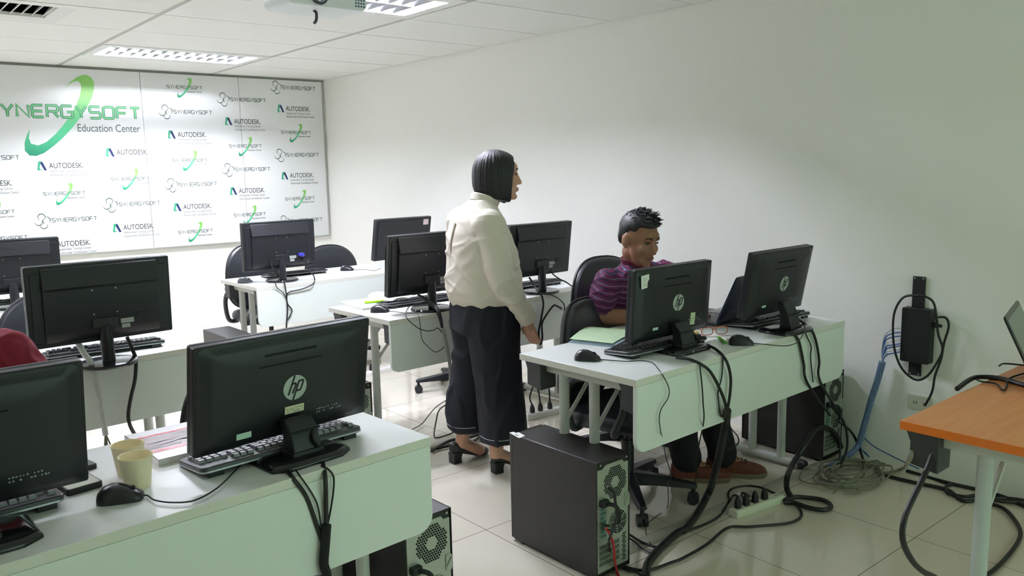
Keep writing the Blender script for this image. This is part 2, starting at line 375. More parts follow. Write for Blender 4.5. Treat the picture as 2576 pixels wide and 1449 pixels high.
# the big logo
b = MB(); wide_text(b, 1.012, 1.962, 1.115, .092, .021, -.0300, 0); wide_text(b, 1.012, 1.962, 1.115, .092, .0115, -.0305, 1)
put_text(b, 'Education Center', 1.636, 1.852, .062, -.0300, 2, .482)
swoosh(b, 1.245, 1.655, .545, .652, -.0288, 3)
b.build('big_logo', [mat('print_mid_green', (28, 112, 72), .4), g_lite, p_grey, grad_mat('swoosh_green', 1.655, 2.31)], t, smooth=False)
def logo_S():
    b = MB(); wide_text(b, 0, -.012, .305, .026, .0042, -.0295, 0); put_text(b, 'Education Center', .172, -.042, .015, -.0295, 1, .13)
    swoosh(b, .083, -.092, .135, .176, -.0288, 2); return b, [p_grey, p_blk, grad_mat('small_swoosh_green', -.092, .084)]
def logo_T():
    b = MB(); wide_text(b, .122, -.014, .333, .03, .005, -.0295, 0)
    for cx, cz, a0, a1, r in ((.05, .03, -50, 235, .026), (.026, -.008, -175, 25, .027), (.062, -.036, -195, 20, .026), (.083, .004, -50, 95, .027), (.078, -.004, 120, 245, .022)):
        b.ribbon([(cx + r * math.cos(R(a0 + (a1 - a0) * i / 22)), cz + r * math.sin(R(a0 + (a1 - a0) * i / 22))) for i in range(23)], lambda u: .0032 + .004 * math.sin(math.pi * u) ** 2, -.0295, 1)
    return b, [p_grey, mat('print_trefoil', (70, 90, 84), .4)]
def logo_A():
    b = MB()
    b.add([(.0, -.0295, -.03), (.012, -.0295, .035), (.032, -.0295, .035), (.026, -.0295, .012), (.018, -.0295, -.012), (.022, -.0295, -.03), (.01, -.0295, -.036)], [tuple(range(7))], 1)
    b.add([(.032, -.0295, .035), (.042, -.0295, .03), (.068, -.0295, -.035), (.05, -.0295, -.036), (.026, -.0295, .018)], [tuple(range(5))], 2)
    b.add([(.01, -.0296, -.036), (.022, -.0296, -.03), (.036, -.0296, -.022), (.03, -.0296, -.034)], [tuple(range(4))], 3)
    put_text(b, 'AUTODESK.', .085, -.02, .042, -.0295, 0, .25)
    put_text(b, 'Authorized Training Center', .087, -.052, .02, -.0295, 4, .25); put_text(b, 'Authorized Certification Center', .087, -.083, .02, -.0295, 4, .292)
    return b, [p_blk, p_teal, p_navy, mat('print_aqua', (70, 180, 170), .4), p_lgrey]
proto = {}
for kx, fn in (('S', logo_S), ('T', logo_T), ('A', logo_A)): proto[kx] = fn()
done = {}
off = {'S': .08, 'T': .0, 'A': .055}
cols = [(.745, 'TASTTA', 1.646, 0), (1.262, 'ASTA', 1.58, 0), (1.775, 'ASTA', 1.685, 0), (2.285, 'STASTAS', 2.243, 0), (2.797, 'TASTAS', 2.155, 0), (3.307, 'TASTAST', 2.284, 0)]
gaps = {'TA': .195, 'AS': .224, 'ST': .212, 'TT': .2, 'TS': .2}
for cx, seq, z, _ in cols:
    if cx < .8: seq = 'TASTA'
    for i, ch in enumerate(seq):
        if cx < .8 and i == 3: z = 1.02
        if i and not (cx < .8 and i == 3): z -= gaps.get(seq[i - 1] + ch, .21)
        if ch not in done:
            done[ch] = proto[ch][0].build('printed_logo', proto[ch][1], t, (cx + off[ch], 0, z), smooth=False)
        else:
            c = done[ch].copy(); COL.objects.link(c); c.location = (cx + off[ch], 0, z)
# ================================================================ DESKS
def make_desk(name, label, loc, rz, top_m, edge, lm, L=1.5, Wd=.6, panel=True, group=None, ly=(.265, .425)):
    t = thing(name, label, 'desk', loc, rz, group)
    b = MB(); b.span((0, 0, .725), (L, Wd, .75)); o = b.build('tabletop', [top_m, edge], t, bevel=.0015, smooth=False)
    for p in o.data.polygons:
        if abs(p.normal.z) < .5: p.material_index = 1
    if panel:
        MB().prism(rrect(.004, .482, L - .004, .7245, .045, corners='1100'), .0, .018).build('modesty_panel', [panel_lam], t, bevel=.001, smooth=False)
    for x, s in ((.075, 1), (L - .075, -1)):
        for y in ly:
            MB().cyl((x, y, .04), (x, y, .69), .0205, n=20).build('leg', lm, t)
        b = MB(); b.prism(rrect(-.022, .678, .022, .7245, .016), .10, .56, M=Matrix.Translation((x, 0, 0))); b.build('top_rail', lm, t)
        b = MB(); b.cyl((x, .16, .03), (x, .57, .03), .021, n=20); b.build('foot', lm, t)
        for y0, y1, yp in ((.13, .165, .15), (.565, .60, .58)):
            b = MB(); b.lathe([(.001, y0), (.019, y0), (.0235, y0 + .005), (.0235, y1), (.001, y1)], 20, M=Matrix.Translation((x, 0, .03)) @ Matrix.Rotation(R(-90), 4, 'X')); b.cyl((x, yp, 0), (x, yp, .014), .013)
            b.build('foot_cap', blk, t)
        for y in ly:
            MB().tube([(x + s * .012, y, .50), (x + s * .03, y, .515), (x + s * .2, y, .70), (x + s * .21, y, .722)], .0085, sub=2).build('brace', lm, t)
        for y0, y1 in ((.5, .592), (.02, .10)):
            b = MB(); b.prism([(y0, .724), (y1, .724), (y1 - .014, .69), (y1 - .014, .625), (y0, .612)], x - .055, x - .02 + .05, ax='x')
            b.build('corner_bracket', dkplastic, t, bevel=.003)
    return t
DG = 'white classroom desks'
desk0 = make_desk('classroom_desk', 'white desk at the right with the black tower standing at its front corner', (2.07, 1.825, 0), R(1.6), white_lam, edge_m, legm, group=DG)
dup(desk0, (2.066, 3.425, 0), R(1.9), 'white desk in the middle row that the woman stands in front of', DG)
dup(desk0, (2.083, 5.088, 0), R(1.0), 'white desk in the back row with two monitors and two empty chairs behind', DG)
dup(desk0, (-.284, 1.735, 0), R(3.2), 'nearest white desk holding two paper cups and a large monitor', DG)
dup(desk0, (-.352, 3.44, 0), R(3.0), 'white desk at left in the second row behind the paper cups', DG)
dup(desk0, (-.35, 5.10, 0), R(1.5), 'white desk at the far left below the green swoosh logo', DG)
def wood():
    M = bpy.data.materials.new('orange_wood_laminate'); M.use_nodes = True; nt = M.node_tree; bs = nt.nodes['Principled BSDF']; bs.inputs['Roughness'].default_value = .38
    tc = nt.nodes.new('ShaderNodeTexCoord'); mp = nt.nodes.new('ShaderNodeMapping'); mp.inputs['Scale'].default_value = (1.2, 16, 16)
    n = nt.nodes.new('ShaderNodeTexNoise'); n.inputs['Scale'].default_value = 3; n.inputs['Detail'].default_value = 6; n.inputs['Distortion'].default_value = .4
    cr = nt.nodes.new('ShaderNodeValToRGB'); e = cr.color_ramp.elements; e[0].position = .3; e[0].color = (*lin((230, 142, 82)), 1); e[1].position = .7; e[1].color = (*lin((238, 160, 98)), 1)
    for a, c in ((tc.outputs['Object'], mp.inputs[0]), (mp.outputs[0], n.inputs[0]), (n.outputs[0], cr.inputs[0]), (cr.outputs[0], bs.inputs['Base Color'])): nt.links.new(a, c)
    return M
orange_edge = mat('orange_edge_band', (236, 122, 34), .35)
make_desk('instructor_desk', 'orange wood-grain desk with grey legs at the right edge', (2.268, .412, 0), R(.2), wood(), orange_edge, mat('pale_grey_coat', (196, 206, 200), .4), L=1.56, panel=False, ly=(.245, .398))
# ================================================================ TASK CHAIRS
def cushion(b, out, th, bulge, M, mi=0, steps=5):
    # a padded slab: outline in (u,v), thickness along w; M maps (u,w,v)
    cx = sum(p[0] for p in out) / len(out); cz = sum(p[1] for p in out) / len(out); rings = []
    def ring(k, w): return [M(cx + (p[0] - cx) * k, w, cz + (p[1] - cz) * k) for p in out]
    e = th / 2
    for k, w in ((.05, -e - bulge), (.4, -e - bulge * .86), (.7, -e - bulge * .5), (.88, -e - bulge * .16), (.96, -e), (1, -e * .4), (1, e * .4), (.96, e), (.85, e + bulge * .1), (.5, e + bulge * .25), (.05, e + bulge * .3)):
        rings.append(ring(k, w))
    return b.loft(rings, mi)
def make_chair(label, loc, rz, dz=0, group='black office chairs'):
    # user faces -Y
    t = thing('office_chair', label, 'chair', loc, rz, group)
    sz = .455 + dz * .5
    b = MB(); out = rrect(-.24, -.24, .24, .23, .13, 8)
    cushion(b, out, .06, .025, lambda u, w, v: (u, v, sz - w)); b.build('seat', leather, t)
    out = []
    for i in range(48):
        a = 2 * math.pi * i / 48; c, s_ = math.cos(a), math.sin(a)
        ex = .62 if s_ < 0 else .8
        u = math.copysign(abs(c) ** ex, c) * (.235 if s_ > 0 else .235 - .02 * abs(s_)); v = math.copysign(abs(s_) ** .8, s_)
        out.append((u, .24 + v * .24))
    def back(u, w, v):
        y = .205 + .10 * (v - .05) - .35 * u * u + w + .03 * math.cos(v * 9)
        return (u, y, .50 + dz + v)
    b = MB(); cushion(b, out, .05, .028, back); b.build('backrest', leather, t)
    b = MB(); b.tube([back(p[0] * 1.0, .0, .24 + (p[1] - .24) * 1.0) for p in out + out[:1]], .0085, n=8, sub=1); b.build('piping', piping, t)
    b = MB(); b.tube([back(-.16, -.05, .10), back(-.0, -.056, .105), back(.16, -.05, .10)], .003, sub=3); b.build('seam', piping, t)
    b = MB(); b.tube([(0, .12, sz - .05), (0, .22, sz - .03), (0, .262, sz + .06), (0, .285, sz + .22)], .02, n=10); b.build('back_support', blk, t)
    for s in (-1, 1):
        x = s * .27
        b = MB(); b.tube([(s * .2, .12, sz - .035), (x, .12, sz - .02), (x + s * .01, .14, sz + .1), (x, .11, sz + .185), (x, 0, sz + .2), (x, -.1, sz + .19), (x + s * .008, -.13, sz + .1), (x, -.08, sz - .02), (s * .2, -.06, sz - .035)], .0155, n=10)
        b.build('armrest', dkplastic, t)
        MB().prism(rrect(-.025, -.15, .025, .12, .022), sz + .195, sz + .225, ax='z', M=Matrix.Translation((x, 0, 0))).build('arm_pad', blk, t, bevel=.006)
    b = MB(); b.span((-.09, -.1, sz - .075), (.09, .12, sz - .04)); b.tube([(.08, 0, sz - .06), (.2, -.02, sz - .07), (.25, -.02, sz - .075)], .006); b.build('mechanism', blk, t, bevel=.005)
    b = MB(); b.cyl((0, 0, .11), (0, 0, .28), .028).cyl((0, 0, .28), (0, 0, sz - .05), .017).cyl((0, 0, .07), (0, 0, .13), .045, .04); b.build('gas_column', blk, t)
    for k in range(5):
        a = R(-90 + 22 + 72 * k); c, s_ = math.cos(a), math.sin(a)
        b = MB(); rings = []
        for r, z, hw, hh in ((.02, .105, .036, .03), (.12, .103, .03, .022), (.22, .092, .024, .015), (.29, .085, .022, .011), (.305, .083, .012, .008)):
            rings.append([(r * c - q * s_, r * s_ + q * c, z + w) for q, w in ((-hw, -hh), (hw, -hh), (hw * .7, hh), (-hw * .7, hh))])
        leg = b.loft(rings).build('base_arm', blk, t, bevel=.004)
        b = MB(); px, py = .288 * c, .288 * s_
        for q in (-.014, .014): b.cyl((px - (q + .008) * s_, py + (q + .008) * c, .026), (px - (q - .008) * s_, py + (q - .008) * c, .026), .026, n=18)
        b.cyl((px, py, .04), (px, py, .082), .009).ell((px, py, .04), (.02, .02, .016), n=12, k=8)
        b.build('caster', blk_matte, leg)
    return t
make_chair('black chair tucked under the right desk in front of the seated man', (2.62, 2.36, 0), R(14), -.09)
make_chair('black chair the man in the striped polo shirt sits on', (3.07, 2.74, 0), R(-6), .03)
make_chair('empty black chair in the back row behind the desk, nearer the green backdrop logos', (2.47, 5.80, 0), R(6), -.03)
make_chair('empty black chair in the back row with its rounded top right of a monitor', (3.11, 5.83, 0), R(2), -.09)
make_chair('black chair mostly hidden behind the standing woman at the middle-row desk', (3.17, 4.36, 0), R(3), -.12)
make_chair('black chair peeking out left of the large near monitor', (1.03, 2.44, 0), R(0), -.12)
make_chair('black chair at left behind the second-row monitor', (.74, 4.0, 0), R(-4), -.02)
make_chair('black chair at the left edge that the person in red sits on', (.12, 2.84, 0), R(0), -.12)
# ================================================================ TOWER COMPUTERS (rear side faces -Y)
rear_hole = mat('vent_hole_black', (8, 9, 9), .8)
port_m = mat('port_teal', (70, 120, 110), .5)
def make_tower(label, loc, rz, group='black tower computers'):
    t = thing('computer_tower', label, 'computer', loc, rz, group)
    w, d, h = .177, .455, .447
    b = MB(); k = .004
    b.span((0, 0, .012), (k, d, h)).span((w - k, 0, .012), (w, d, h)).span((k, 0, h - k), (w - k, d, h)).span((k, 0, .012), (w - k, d, .016)).span((k, .006, .016), (w - k, d, h - k))
    b.build('case', mat('tower_black', (37, 35, 34), .42, bump=.05, bscale=600), t, bevel=.002)
    b = MB(); b.span((.003, d, .012), (w - .003, d + .02, h - .003)); b.build('front_bezel', blk_gloss, t, bevel=.004)
    b = MB()
    for x in (.02, w - .02):
        for y in (.04, d - .04): b.cyl((x, y, 0), (x, y, .013), .012, n=12)
    b.build('feet', blk_matte, t)
    b = MB(); b.span((.006, .001, .03), (w - .008, .0065, h - .03)); b.prism([(.03, h - .031), (w - .03, h - .031), (w - .04, h - .018), (.05, h - .018)], .001, .006); b.build('rear_plate', silver, t, bevel=.001, smooth=False)
    # honeycomb of the power supply: octagon field of dark holes around a plain hub
    b = MB(); cx, cz = .098, h - .092; rr = .058
    for i in range(-9, 10):
        for j in range(-9, 10):
            x = cx + i * .0092 + (j % 2) * .0046; z = cz + j * .0079
            dx, dz_ = x - cx, z - cz
            if max(abs(dx), abs(dz_), (abs(dx) + abs(dz_)) / 1.36) > rr or math.hypot(dx, dz_) < .019: continue
            b.prism([(x + .0036 * math.cos(R(60 * q + 30)), z + .0036 * math.sin(R(60 * q + 30))) for q in range(6)], -.0004, .001)
    b.build('power_supply_vent', rear_hole, t, smooth=False)
    # rear fan
    cx, cz = .112, .2; b = MB(); b.cyl((cx, .001, cz), (cx, -.0006, cz), .044, n=32); fg = b.build('fan_opening', rear_hole, t)
    b = MB()
    for r in (.044, .036, .027, .018, .009): b.lathe([(r - .0011, -.001), (r + .0011, -.001), (r + .0011, .001), (r - .0011, .001)], 30, M=Matrix.Translation((cx, -.0015, cz)) @ Matrix.Rotation(R(90), 4, 'X'), cap=False)
    for q in range(8):
        a = R(45 * q + 10); b.tube([(cx + .008 * math.cos(a), -.0015, cz + .008 * math.sin(a)), (cx + .027 * math.cos(a + .35), -.0015, cz + .027 * math.sin(a + .35)), (cx + .046 * math.cos(a + .5), -.0015, cz + .046 * math.sin(a + .5))], .0013, n=6)
    b.build('fan_grille', silver, fg)
    b = MB(); b.span((.012, -.001, .15), (.052, .001, .285)); io = b.build('port_plate', mat('port_plate_grey', (150, 160, 150), .4, metal=.5), t, smooth=False)
    b = MB()
    for z, hh, ww in ((.272, .012, .014), (.254, .008, .024), (.238, .014, .012), (.22, .008, .026), (.204, .01, .026), (.186, .014, .016), (.168, .006, .026)): b.span((.02, -.004, z - hh / 2), (.02 + ww, 0, z + hh / 2))
    b.build('ports', [port_m], io, smooth=False)
    b = MB()
    for q in range(4): b.span((.014, -.0008, .055 + q * .021), (.118, .001, .07 + q * .021))
    b.build('expansion_slots', mat('slot_grey', (110, 118, 108), .4, metal=.5), t, smooth=False)
    b = MB()
    for i in range(2):
        for j in range(12): b.cyl((.138 + i * .009 + (j % 2) * .0045, .0015, .045 + j * .009), (.138 + i * .009 + (j % 2) * .0045, -.0004, .045 + j * .009), .0034, n=6)
    b.build('side_vent', rear_hole, t, smooth=False)
    b = MB(); b.prism(rrect(.148, .245, .172, .30, .009), -.003, .002); b.tube([(.152, -.004, .262), (.168, -.006, .288)], .003, n=6); b.build('latch', silver, t, bevel=.001)
    b = MB()
    for x, z in ((.02, h - .012), (w - .02, h - .012), (.005, .27), (.005, .17), (.005, .06)): b.cyl((x, .001, z), (x, -.0025, z), .004, n=10)
    b.build('screws', silver, t)
    b = MB(); b.span((.012, -.02, h - .165), (.048, .002, h - .14)); b.tube([(.035, -.018, h - .152), (.055, -.04, h - .16), (.068, -.045, h - .19), (.07, -.04, h - .23)], .0075, n=10); b.build('power_plug', blk_matte, t, bevel=.004)
    return t
tw = make_tower('black computer tower standing free at the front corner of the right desk', (1.975, 1.925, 0), R(.8))
TG = 'black tower computers'
dup(tw, (1.205, 1.965, 0), R(2.5), 'computer tower under the near desk, lower middle of the picture', TG)
dup(tw, (3.655, 2.0, 0), R(0), 'computer tower between the right desk end and the wall', TG)
dup(tw, (1.80, 3.47, 0), R(1), 'small-looking computer tower behind the large near monitor, by a desk leg', TG)
t5 = dup(tw, (1.865, 5.05, 0), R(0), 'computer tower at the end of the back-row desk, only its top seen', TG)
b = MB(); b.span((0, 0, 0), (.075, .02, .0006)); b.span((.008, -.014, 0), (.06, .006, .0005))
st = b.build('sticker', paper, tw, (.006, .395, .4476), R(78), smooth=False)
MB().span((.02, .006, .0006), (.05, .009, .0008)).span((.022, .011, .0006), (.045, .014, .0008)).build('printed_mark', p_grey, st, smooth=False)
# ================================================================ MONITORS (screen faces +Y, back faces -Y)
def hp_badge(par, x, y, z, r):
    b = MB(); b.cyl((0, 0, 0), (0, -.0015, 0), r, n=48); o = b.build('round_badge', logo_s, par, (x, y, z))
    b = MB(); w = .155 * r; q = lambda L: [(p[0] * r, p[1] * r) for p in L]
    b.ribbon(q([(-.06, .99), (-.35, .1), (-.57, -.52)]), w, -.002); b.ribbon(q([(-.30, .34), (.02, .34), (.07, .24), (-.22, -.45)]), w, -.002)
    b.ribbon(q([(.33, .50), (-.16, -1.0)]), w, -.002); b.ribbon(q([(.28, .50), (.66, .50), (.70, .42), (.50, -.18), (.42, -.27), (.10, -.27)]), w, -.002)
    b.build('badge_letters', blk_matte, o, smooth=False); return o
def panel_frame(t, x, y, z, yaw, tilt):
    # pivot for the tilted display parts: returns a matrix from display space (x right, z up, back at y=0) to thing space
    return Matrix.Translation((x, y, z)) @ Matrix.Rotation(-tilt, 4, 'X') if False else Matrix.Translation((x, y, z)) @ Matrix.Rotation(tilt, 4, 'X')
def bulge_back(b, w, h, fw, fh, ins, y0, y1, M, cz=0):
    # stepped rear cover: rectangle at y0 narrowing to a raised rectangle at y1
    A = [(-fw, -fh), (fw, -fh), (fw, fh), (-fw, fh)]; o = rrect(-fw, cz - fh, fw, cz + fh, .03, 4); i = rrect(-fw + ins, cz - fh + ins, fw - ins, cz + fh - ins, .025, 4)
    b.loft([[(p[0], y0, p[1]) for p in o], [(p[0], (y0 + y1) / 2 - .004, p[1]) for p in [(a[0] * .3 + c[0] * .7, a[1] * .3 + c[1] * .7) for a, c in zip(i, o)]], [(p[0], y1, p[1]) for p in i]], 0, M)
def finish_flat(t, M, rear, w, h, extra):
    extra(t, M, rear, w, h); return t
def make_monitor(label, kind, pos, yaw, tilt, w, h, logo=True, brand=False, extra=None, group='black desktop monitors'):
    # pos = middle of the rear face of the display; the thing's origin is on the desk below it
    px, py, pz = pos; dz = pz - .75
    t = thing('computer_monitor', label, 'monitor', (px, py, .75), yaw, group)
    M = Matrix.Translation((0, 0, dz)) @ Matrix.Rotation(tilt, 4, 'X')
    D = .035
    b = MB(); b.prism(rrect(-w / 2, -h / 2, w / 2, h / 2, .006, 3), .0, D - .012, M=M)
    if kind == 'hp': b.loft([[(p[0] * k, y, p[1] * k) for p in rrect(-w / 2, -h / 2, w / 2, h / 2, .02, 4)] for k, y in ((.985, 0), (.93, -.004), (.86, -.0125), (.82, -.016), (.5, -.017))], 0, M)
    elif kind == 'flat':
        b.prism(rrect(-w * .46, -h * .44, w * .46, h * .44, .02, 4), -.008, .004, M=M)
    else:
        # upper part slopes back, with a long ledge below it
        b.prism([(.012, h * .5 - .004), (-.006, h * .46), (-.03, h * .22), (-.018, h * .2), (-.02, -h * .32), (-.012, -h * .42), (.012, -h * .5 + .004)], -w * .40, w * .40, ax='x', M=M)
        b.prism([(.012, h * .46), (-.004, h * .4), (-.008, -h * .42), (.012, -h * .46)], -w * .47, w * .47, ax='x', M=M)
    rear = b.build('rear_shell', blk, t, bevel=.003)
    b = MB(); b.prism(rrect(-w / 2, -h / 2, w / 2, h / 2, .006, 3), D - .012, D, M=M); b.build('bezel', blk_gloss if kind != 'hp' else blk, t, bevel=.002)
    b = MB(); b.span((-w / 2 + .016, D, -h / 2 + .022), (w / 2 - .016, D + .0006, h / 2 - .016), M=M); b.build('screen', screen_m, t, smooth=False)
    zb = -dz
    if kind == 'hp':
        b = MB(); b.prism([(-.085, .014), (-.03, .014), (-.028, .075), (-.016, dz - .085), (-.04, dz - .08), (-.07, .08)], -.04, .04, ax='x'); b.span((-.046, -.088, .012), (.046, -.03, .03)); b.build('stand_neck', blk, t, bevel=.004)
        b = MB(); b.span((-.0425, -.0765, .078), (.0425, -.072, .0815)); b.build('neck_crease', rear_hole, t, smooth=False)
        b = MB(); rr = []
        for z, k in ((0, 1), (.008, 1), (.016, .93), (.02, .8)): rr.append([(p[0] * k, -.04 + (p[1]) * k, z) for p in [(-.115, -.06), (-.075, -.085), (.075, -.085), (.115, -.06), (.115, .065), (.085, .085), (-.085, .085), (-.115, .065)]])
        b.loft(rr).build('stand_base', blk_gloss, t, bevel=.002)
        b = MB()
        for q in range(22): b.span((-.075 + q * .0068, -.0185, h * .33), (-.0715 + q * .0068, -.0165, h * .35), M=M)
        b.span((-.09, -.0178, h * .23), (.09, -.0165, h * .245), M=M); b.build('vent_slots', rear_hole, rear, smooth=False)
        b = MB()
        rw = random.Random(3)
        for i in range(12):
            for j in range(2):
                if rw.random() < .75: b.span((.08 + i * .0068, -.0182, -h * .33 + j * .009), (.08 + i * .0068 + rw.uniform(.0022, .0045), -.0175, -h * .33 + rw.uniform(.003, .0048) + j * .009), M=M)
        b.build('printed_symbols', mat('symbol_grey', (140, 150, 145), .5), rear, smooth=False)
        if logo:
            o = hp_badge(t, 0, 0, 0, .034); o.matrix_local = M @ Matrix.Translation((.012, -.0168, -.006))
    else:
        b = MB(); b.cyl((.0, -.012, .012), (0, -.004, dz - h * .3), .024, n=24); b.span((-.05, -.022, dz - h * .33), (.05, -.004, dz - h * .2)); b.build('stand_neck', blk, t, bevel=.004)
        b = MB(); b.lathe([(.001, 0), (.104, 0), (.11, .006), (.106, .014), (.08, .018), (.001, .02)], 44, M=Matrix.Translation((0, .0, 0))); b.build('stand_base', blk_gloss, t, ang=25)
        if kind == 'flat': return finish_flat(t, M, rear, w, h, extra)
        b = MB(); b.span((-w * .36, -.031, h * .197), (w * .36, -.0295, h * .207), M=M); b.build('ledge_groove', rear_hole, rear, smooth=False)
        b = MB()
        for x, z in ((-.04, .05), (.045, .05), (-.04, -.045), (.045, -.045)): b.cyl(M @ Vector((x, -.0205, z)), M @ Vector((x, -.0185, z)), .003, n=8)
        b.build('screw_holes', silver, rear)
        b = MB(); b.span((.055, -.0215, -h * .30), (.105, -.018, -h * .24), M=M).span((.058, -.0215, -h * .36), (.09, -.018, -h * .31), M=M); b.build('rating_label', mat('label_grey', (170, 176, 172), .5), rear, smooth=False)
        b = MB(); b.span((.115, -.023, -h * .25), (.15, -.0185, -h * .19), M=M); b.build('video_port', blk_matte, rear, smooth=False)
        if brand:
            b = MB(); put_text(b, 'PHILIPS', -.04, 0, .013, 0, 0, .08); o = b.build('embossed_name', mat('embossed_dark', (46, 48, 54), .4), rear, smooth=False)
            sl = math.atan2(.024, h * .24); o.matrix_local = M @ Matrix.Translation((0, -.0195, h * .325)) @ Matrix.Rotation(-sl, 4, 'X')
    if extra: extra(t, M, rear, w, h)
    return t
def label_part(t, M, name, x, z, sx, sz, m, y=-.0182, rot=0):
    o = MB().span((-sx / 2, -.0004, -sz / 2), (sx / 2, .0004, sz / 2)).build(name, m, t, smooth=False); o.matrix_local = M @ Matrix.Translation((x, y, z)) @ Matrix.Rotation(rot, 4, 'Y'); return o
sticker_c = mat('cream_sticker', (226, 224, 190), .5); sticker_g = mat('mint_sticker', (190, 220, 205), .5); note_m = mat('note_paper', (226, 226, 220), .7)
def ex_near(t, M, rear, w, h):
    o = label_part(t, M, 'asset_sticker', .012, -.066, .056, .021, sticker_c)
    b = MB(); put_text(b, 'hp', -.023, .0005, .005, -.0006, 0, .006); put_text(b, 'HEWLETT', -.014, .003, .0022, -.0006, 0, .011); put_text(b, 'PACKARD', -.014, .0, .0022, -.0006, 0, .011)
    put_text(b, '5CM1409', .001, .002, .004, -.0006, 0, .022); put_text(b, 'PN0', -.023, -.007, .0028, -.0006, 0, .007); put_text(b, 'CT140409', -.006, -.0045, .003, -.0006, 0, .02); put_text(b, '1 409 201', -.005, -.0088, .0028, -.0006, 0, .022)
    b.build('sticker_print', mat('sticker_ink', (96, 70, 50), .6), o, smooth=False)
    label_part(t, M, 'window_sticker', -.13, -.105, .04, .016, sticker_g)
def ex_note(t, M, rear, w, h):
    o = label_part(t, M, 'stuck_note', -.195, .1, .046, .052, note_m, -.0158, R(-6)); b = MB()
    for z, x in ((.012, .012), (.004, .018), (-.01, .02), (-.017, .024)): b.ribbon([(-.012, z), (x - .008, z + .001)], .0012, -.0007)
    b.build('handwriting', p_lgrey, o, smooth=False)
    label_part(t, M, 'window_sticker', -.12, -.09, .032, .022, sticker_g, -.0162); label_part(t, M, 'torn_label', .11, -.085, .03, .05, mat('torn_label', (206, 220, 180), .7), -.0172, R(4))
def ex_right(t, M, rear, w, h): label_part(t, M, 'window_sticker', -.12, -.09, .032, .02, sticker_g, -.0162)
def ex_pink(t, M, rear, w, h): label_part(t, M, 'pink_note', .205, .122, .05, .044, mat('pale_pink_note', (222, 200, 200), .7), -.0088)
def ex_vga(t, M, rear, w, h):
    b = MB(); b.prism(rrect(-.02, -.012, .02, .012, .008), -.05, -.02); b.cyl((0, -.05, 0), (0, -.062, -.008), .009, n=10); o = b.build('video_plug', mat('blue_plug', (60, 66, 170), .5), rear, bevel=.003); o.matrix_local = M @ Matrix.Translation((.135, 0, -.075))
make_monitor('large near black monitor with a silver round badge and cream sticker', 'hp', (.869, 1.962, .938), R(6.1), R(9.6), .505, .284, extra=ex_near)
make_monitor('black monitor cut off by the left edge, at the end of the near desk', 'hp', (.150, 1.935, .946), R(2.7), R(9.1), .478, .288)
make_monitor('black monitor on the second-row desk at left with a round stand', 'round', (.786, 3.436, 1.003), R(3.5), R(3), .525, .312)
make_monitor('black monitor at the far left edge in front of the backdrop', 'round', (.771, 5.374, .985), R(-1.5), R(6), .503, .312, brand=True)
make_monitor('black monitor with a blue video plug on the back-row desk', 'round', (2.345, 5.27, .998), R(3.2), R(1), .53, .325, brand=True, extra=ex_vga)
make_monitor('small plain black monitor with a pink note in its top corner', 'flat', (3.40, 5.38, .962), R(5), R(11), .53, .32, extra=ex_pink)
make_monitor('black monitor left of the standing woman on the middle-row desk', 'round', (2.399, 3.546, .998), R(2.7), R(6), .52, .318)
make_monitor('black monitor just right of the standing woman on the middle-row desk', 'round', (3.195, 3.56, 1.005), R(2.1), R(7), .503, .312)
make_monitor('black monitor with a white paper note in front of the seated man', 'hp', (2.554, 2.057, .944), R(0), R(3.7), .478, .288, extra=ex_note)
make_monitor('tilted black monitor with a round badge at the right end of the right desk', 'hp', (3.169, 1.965, .965), R(1.6), R(10.7), .478, .288, extra=ex_right)
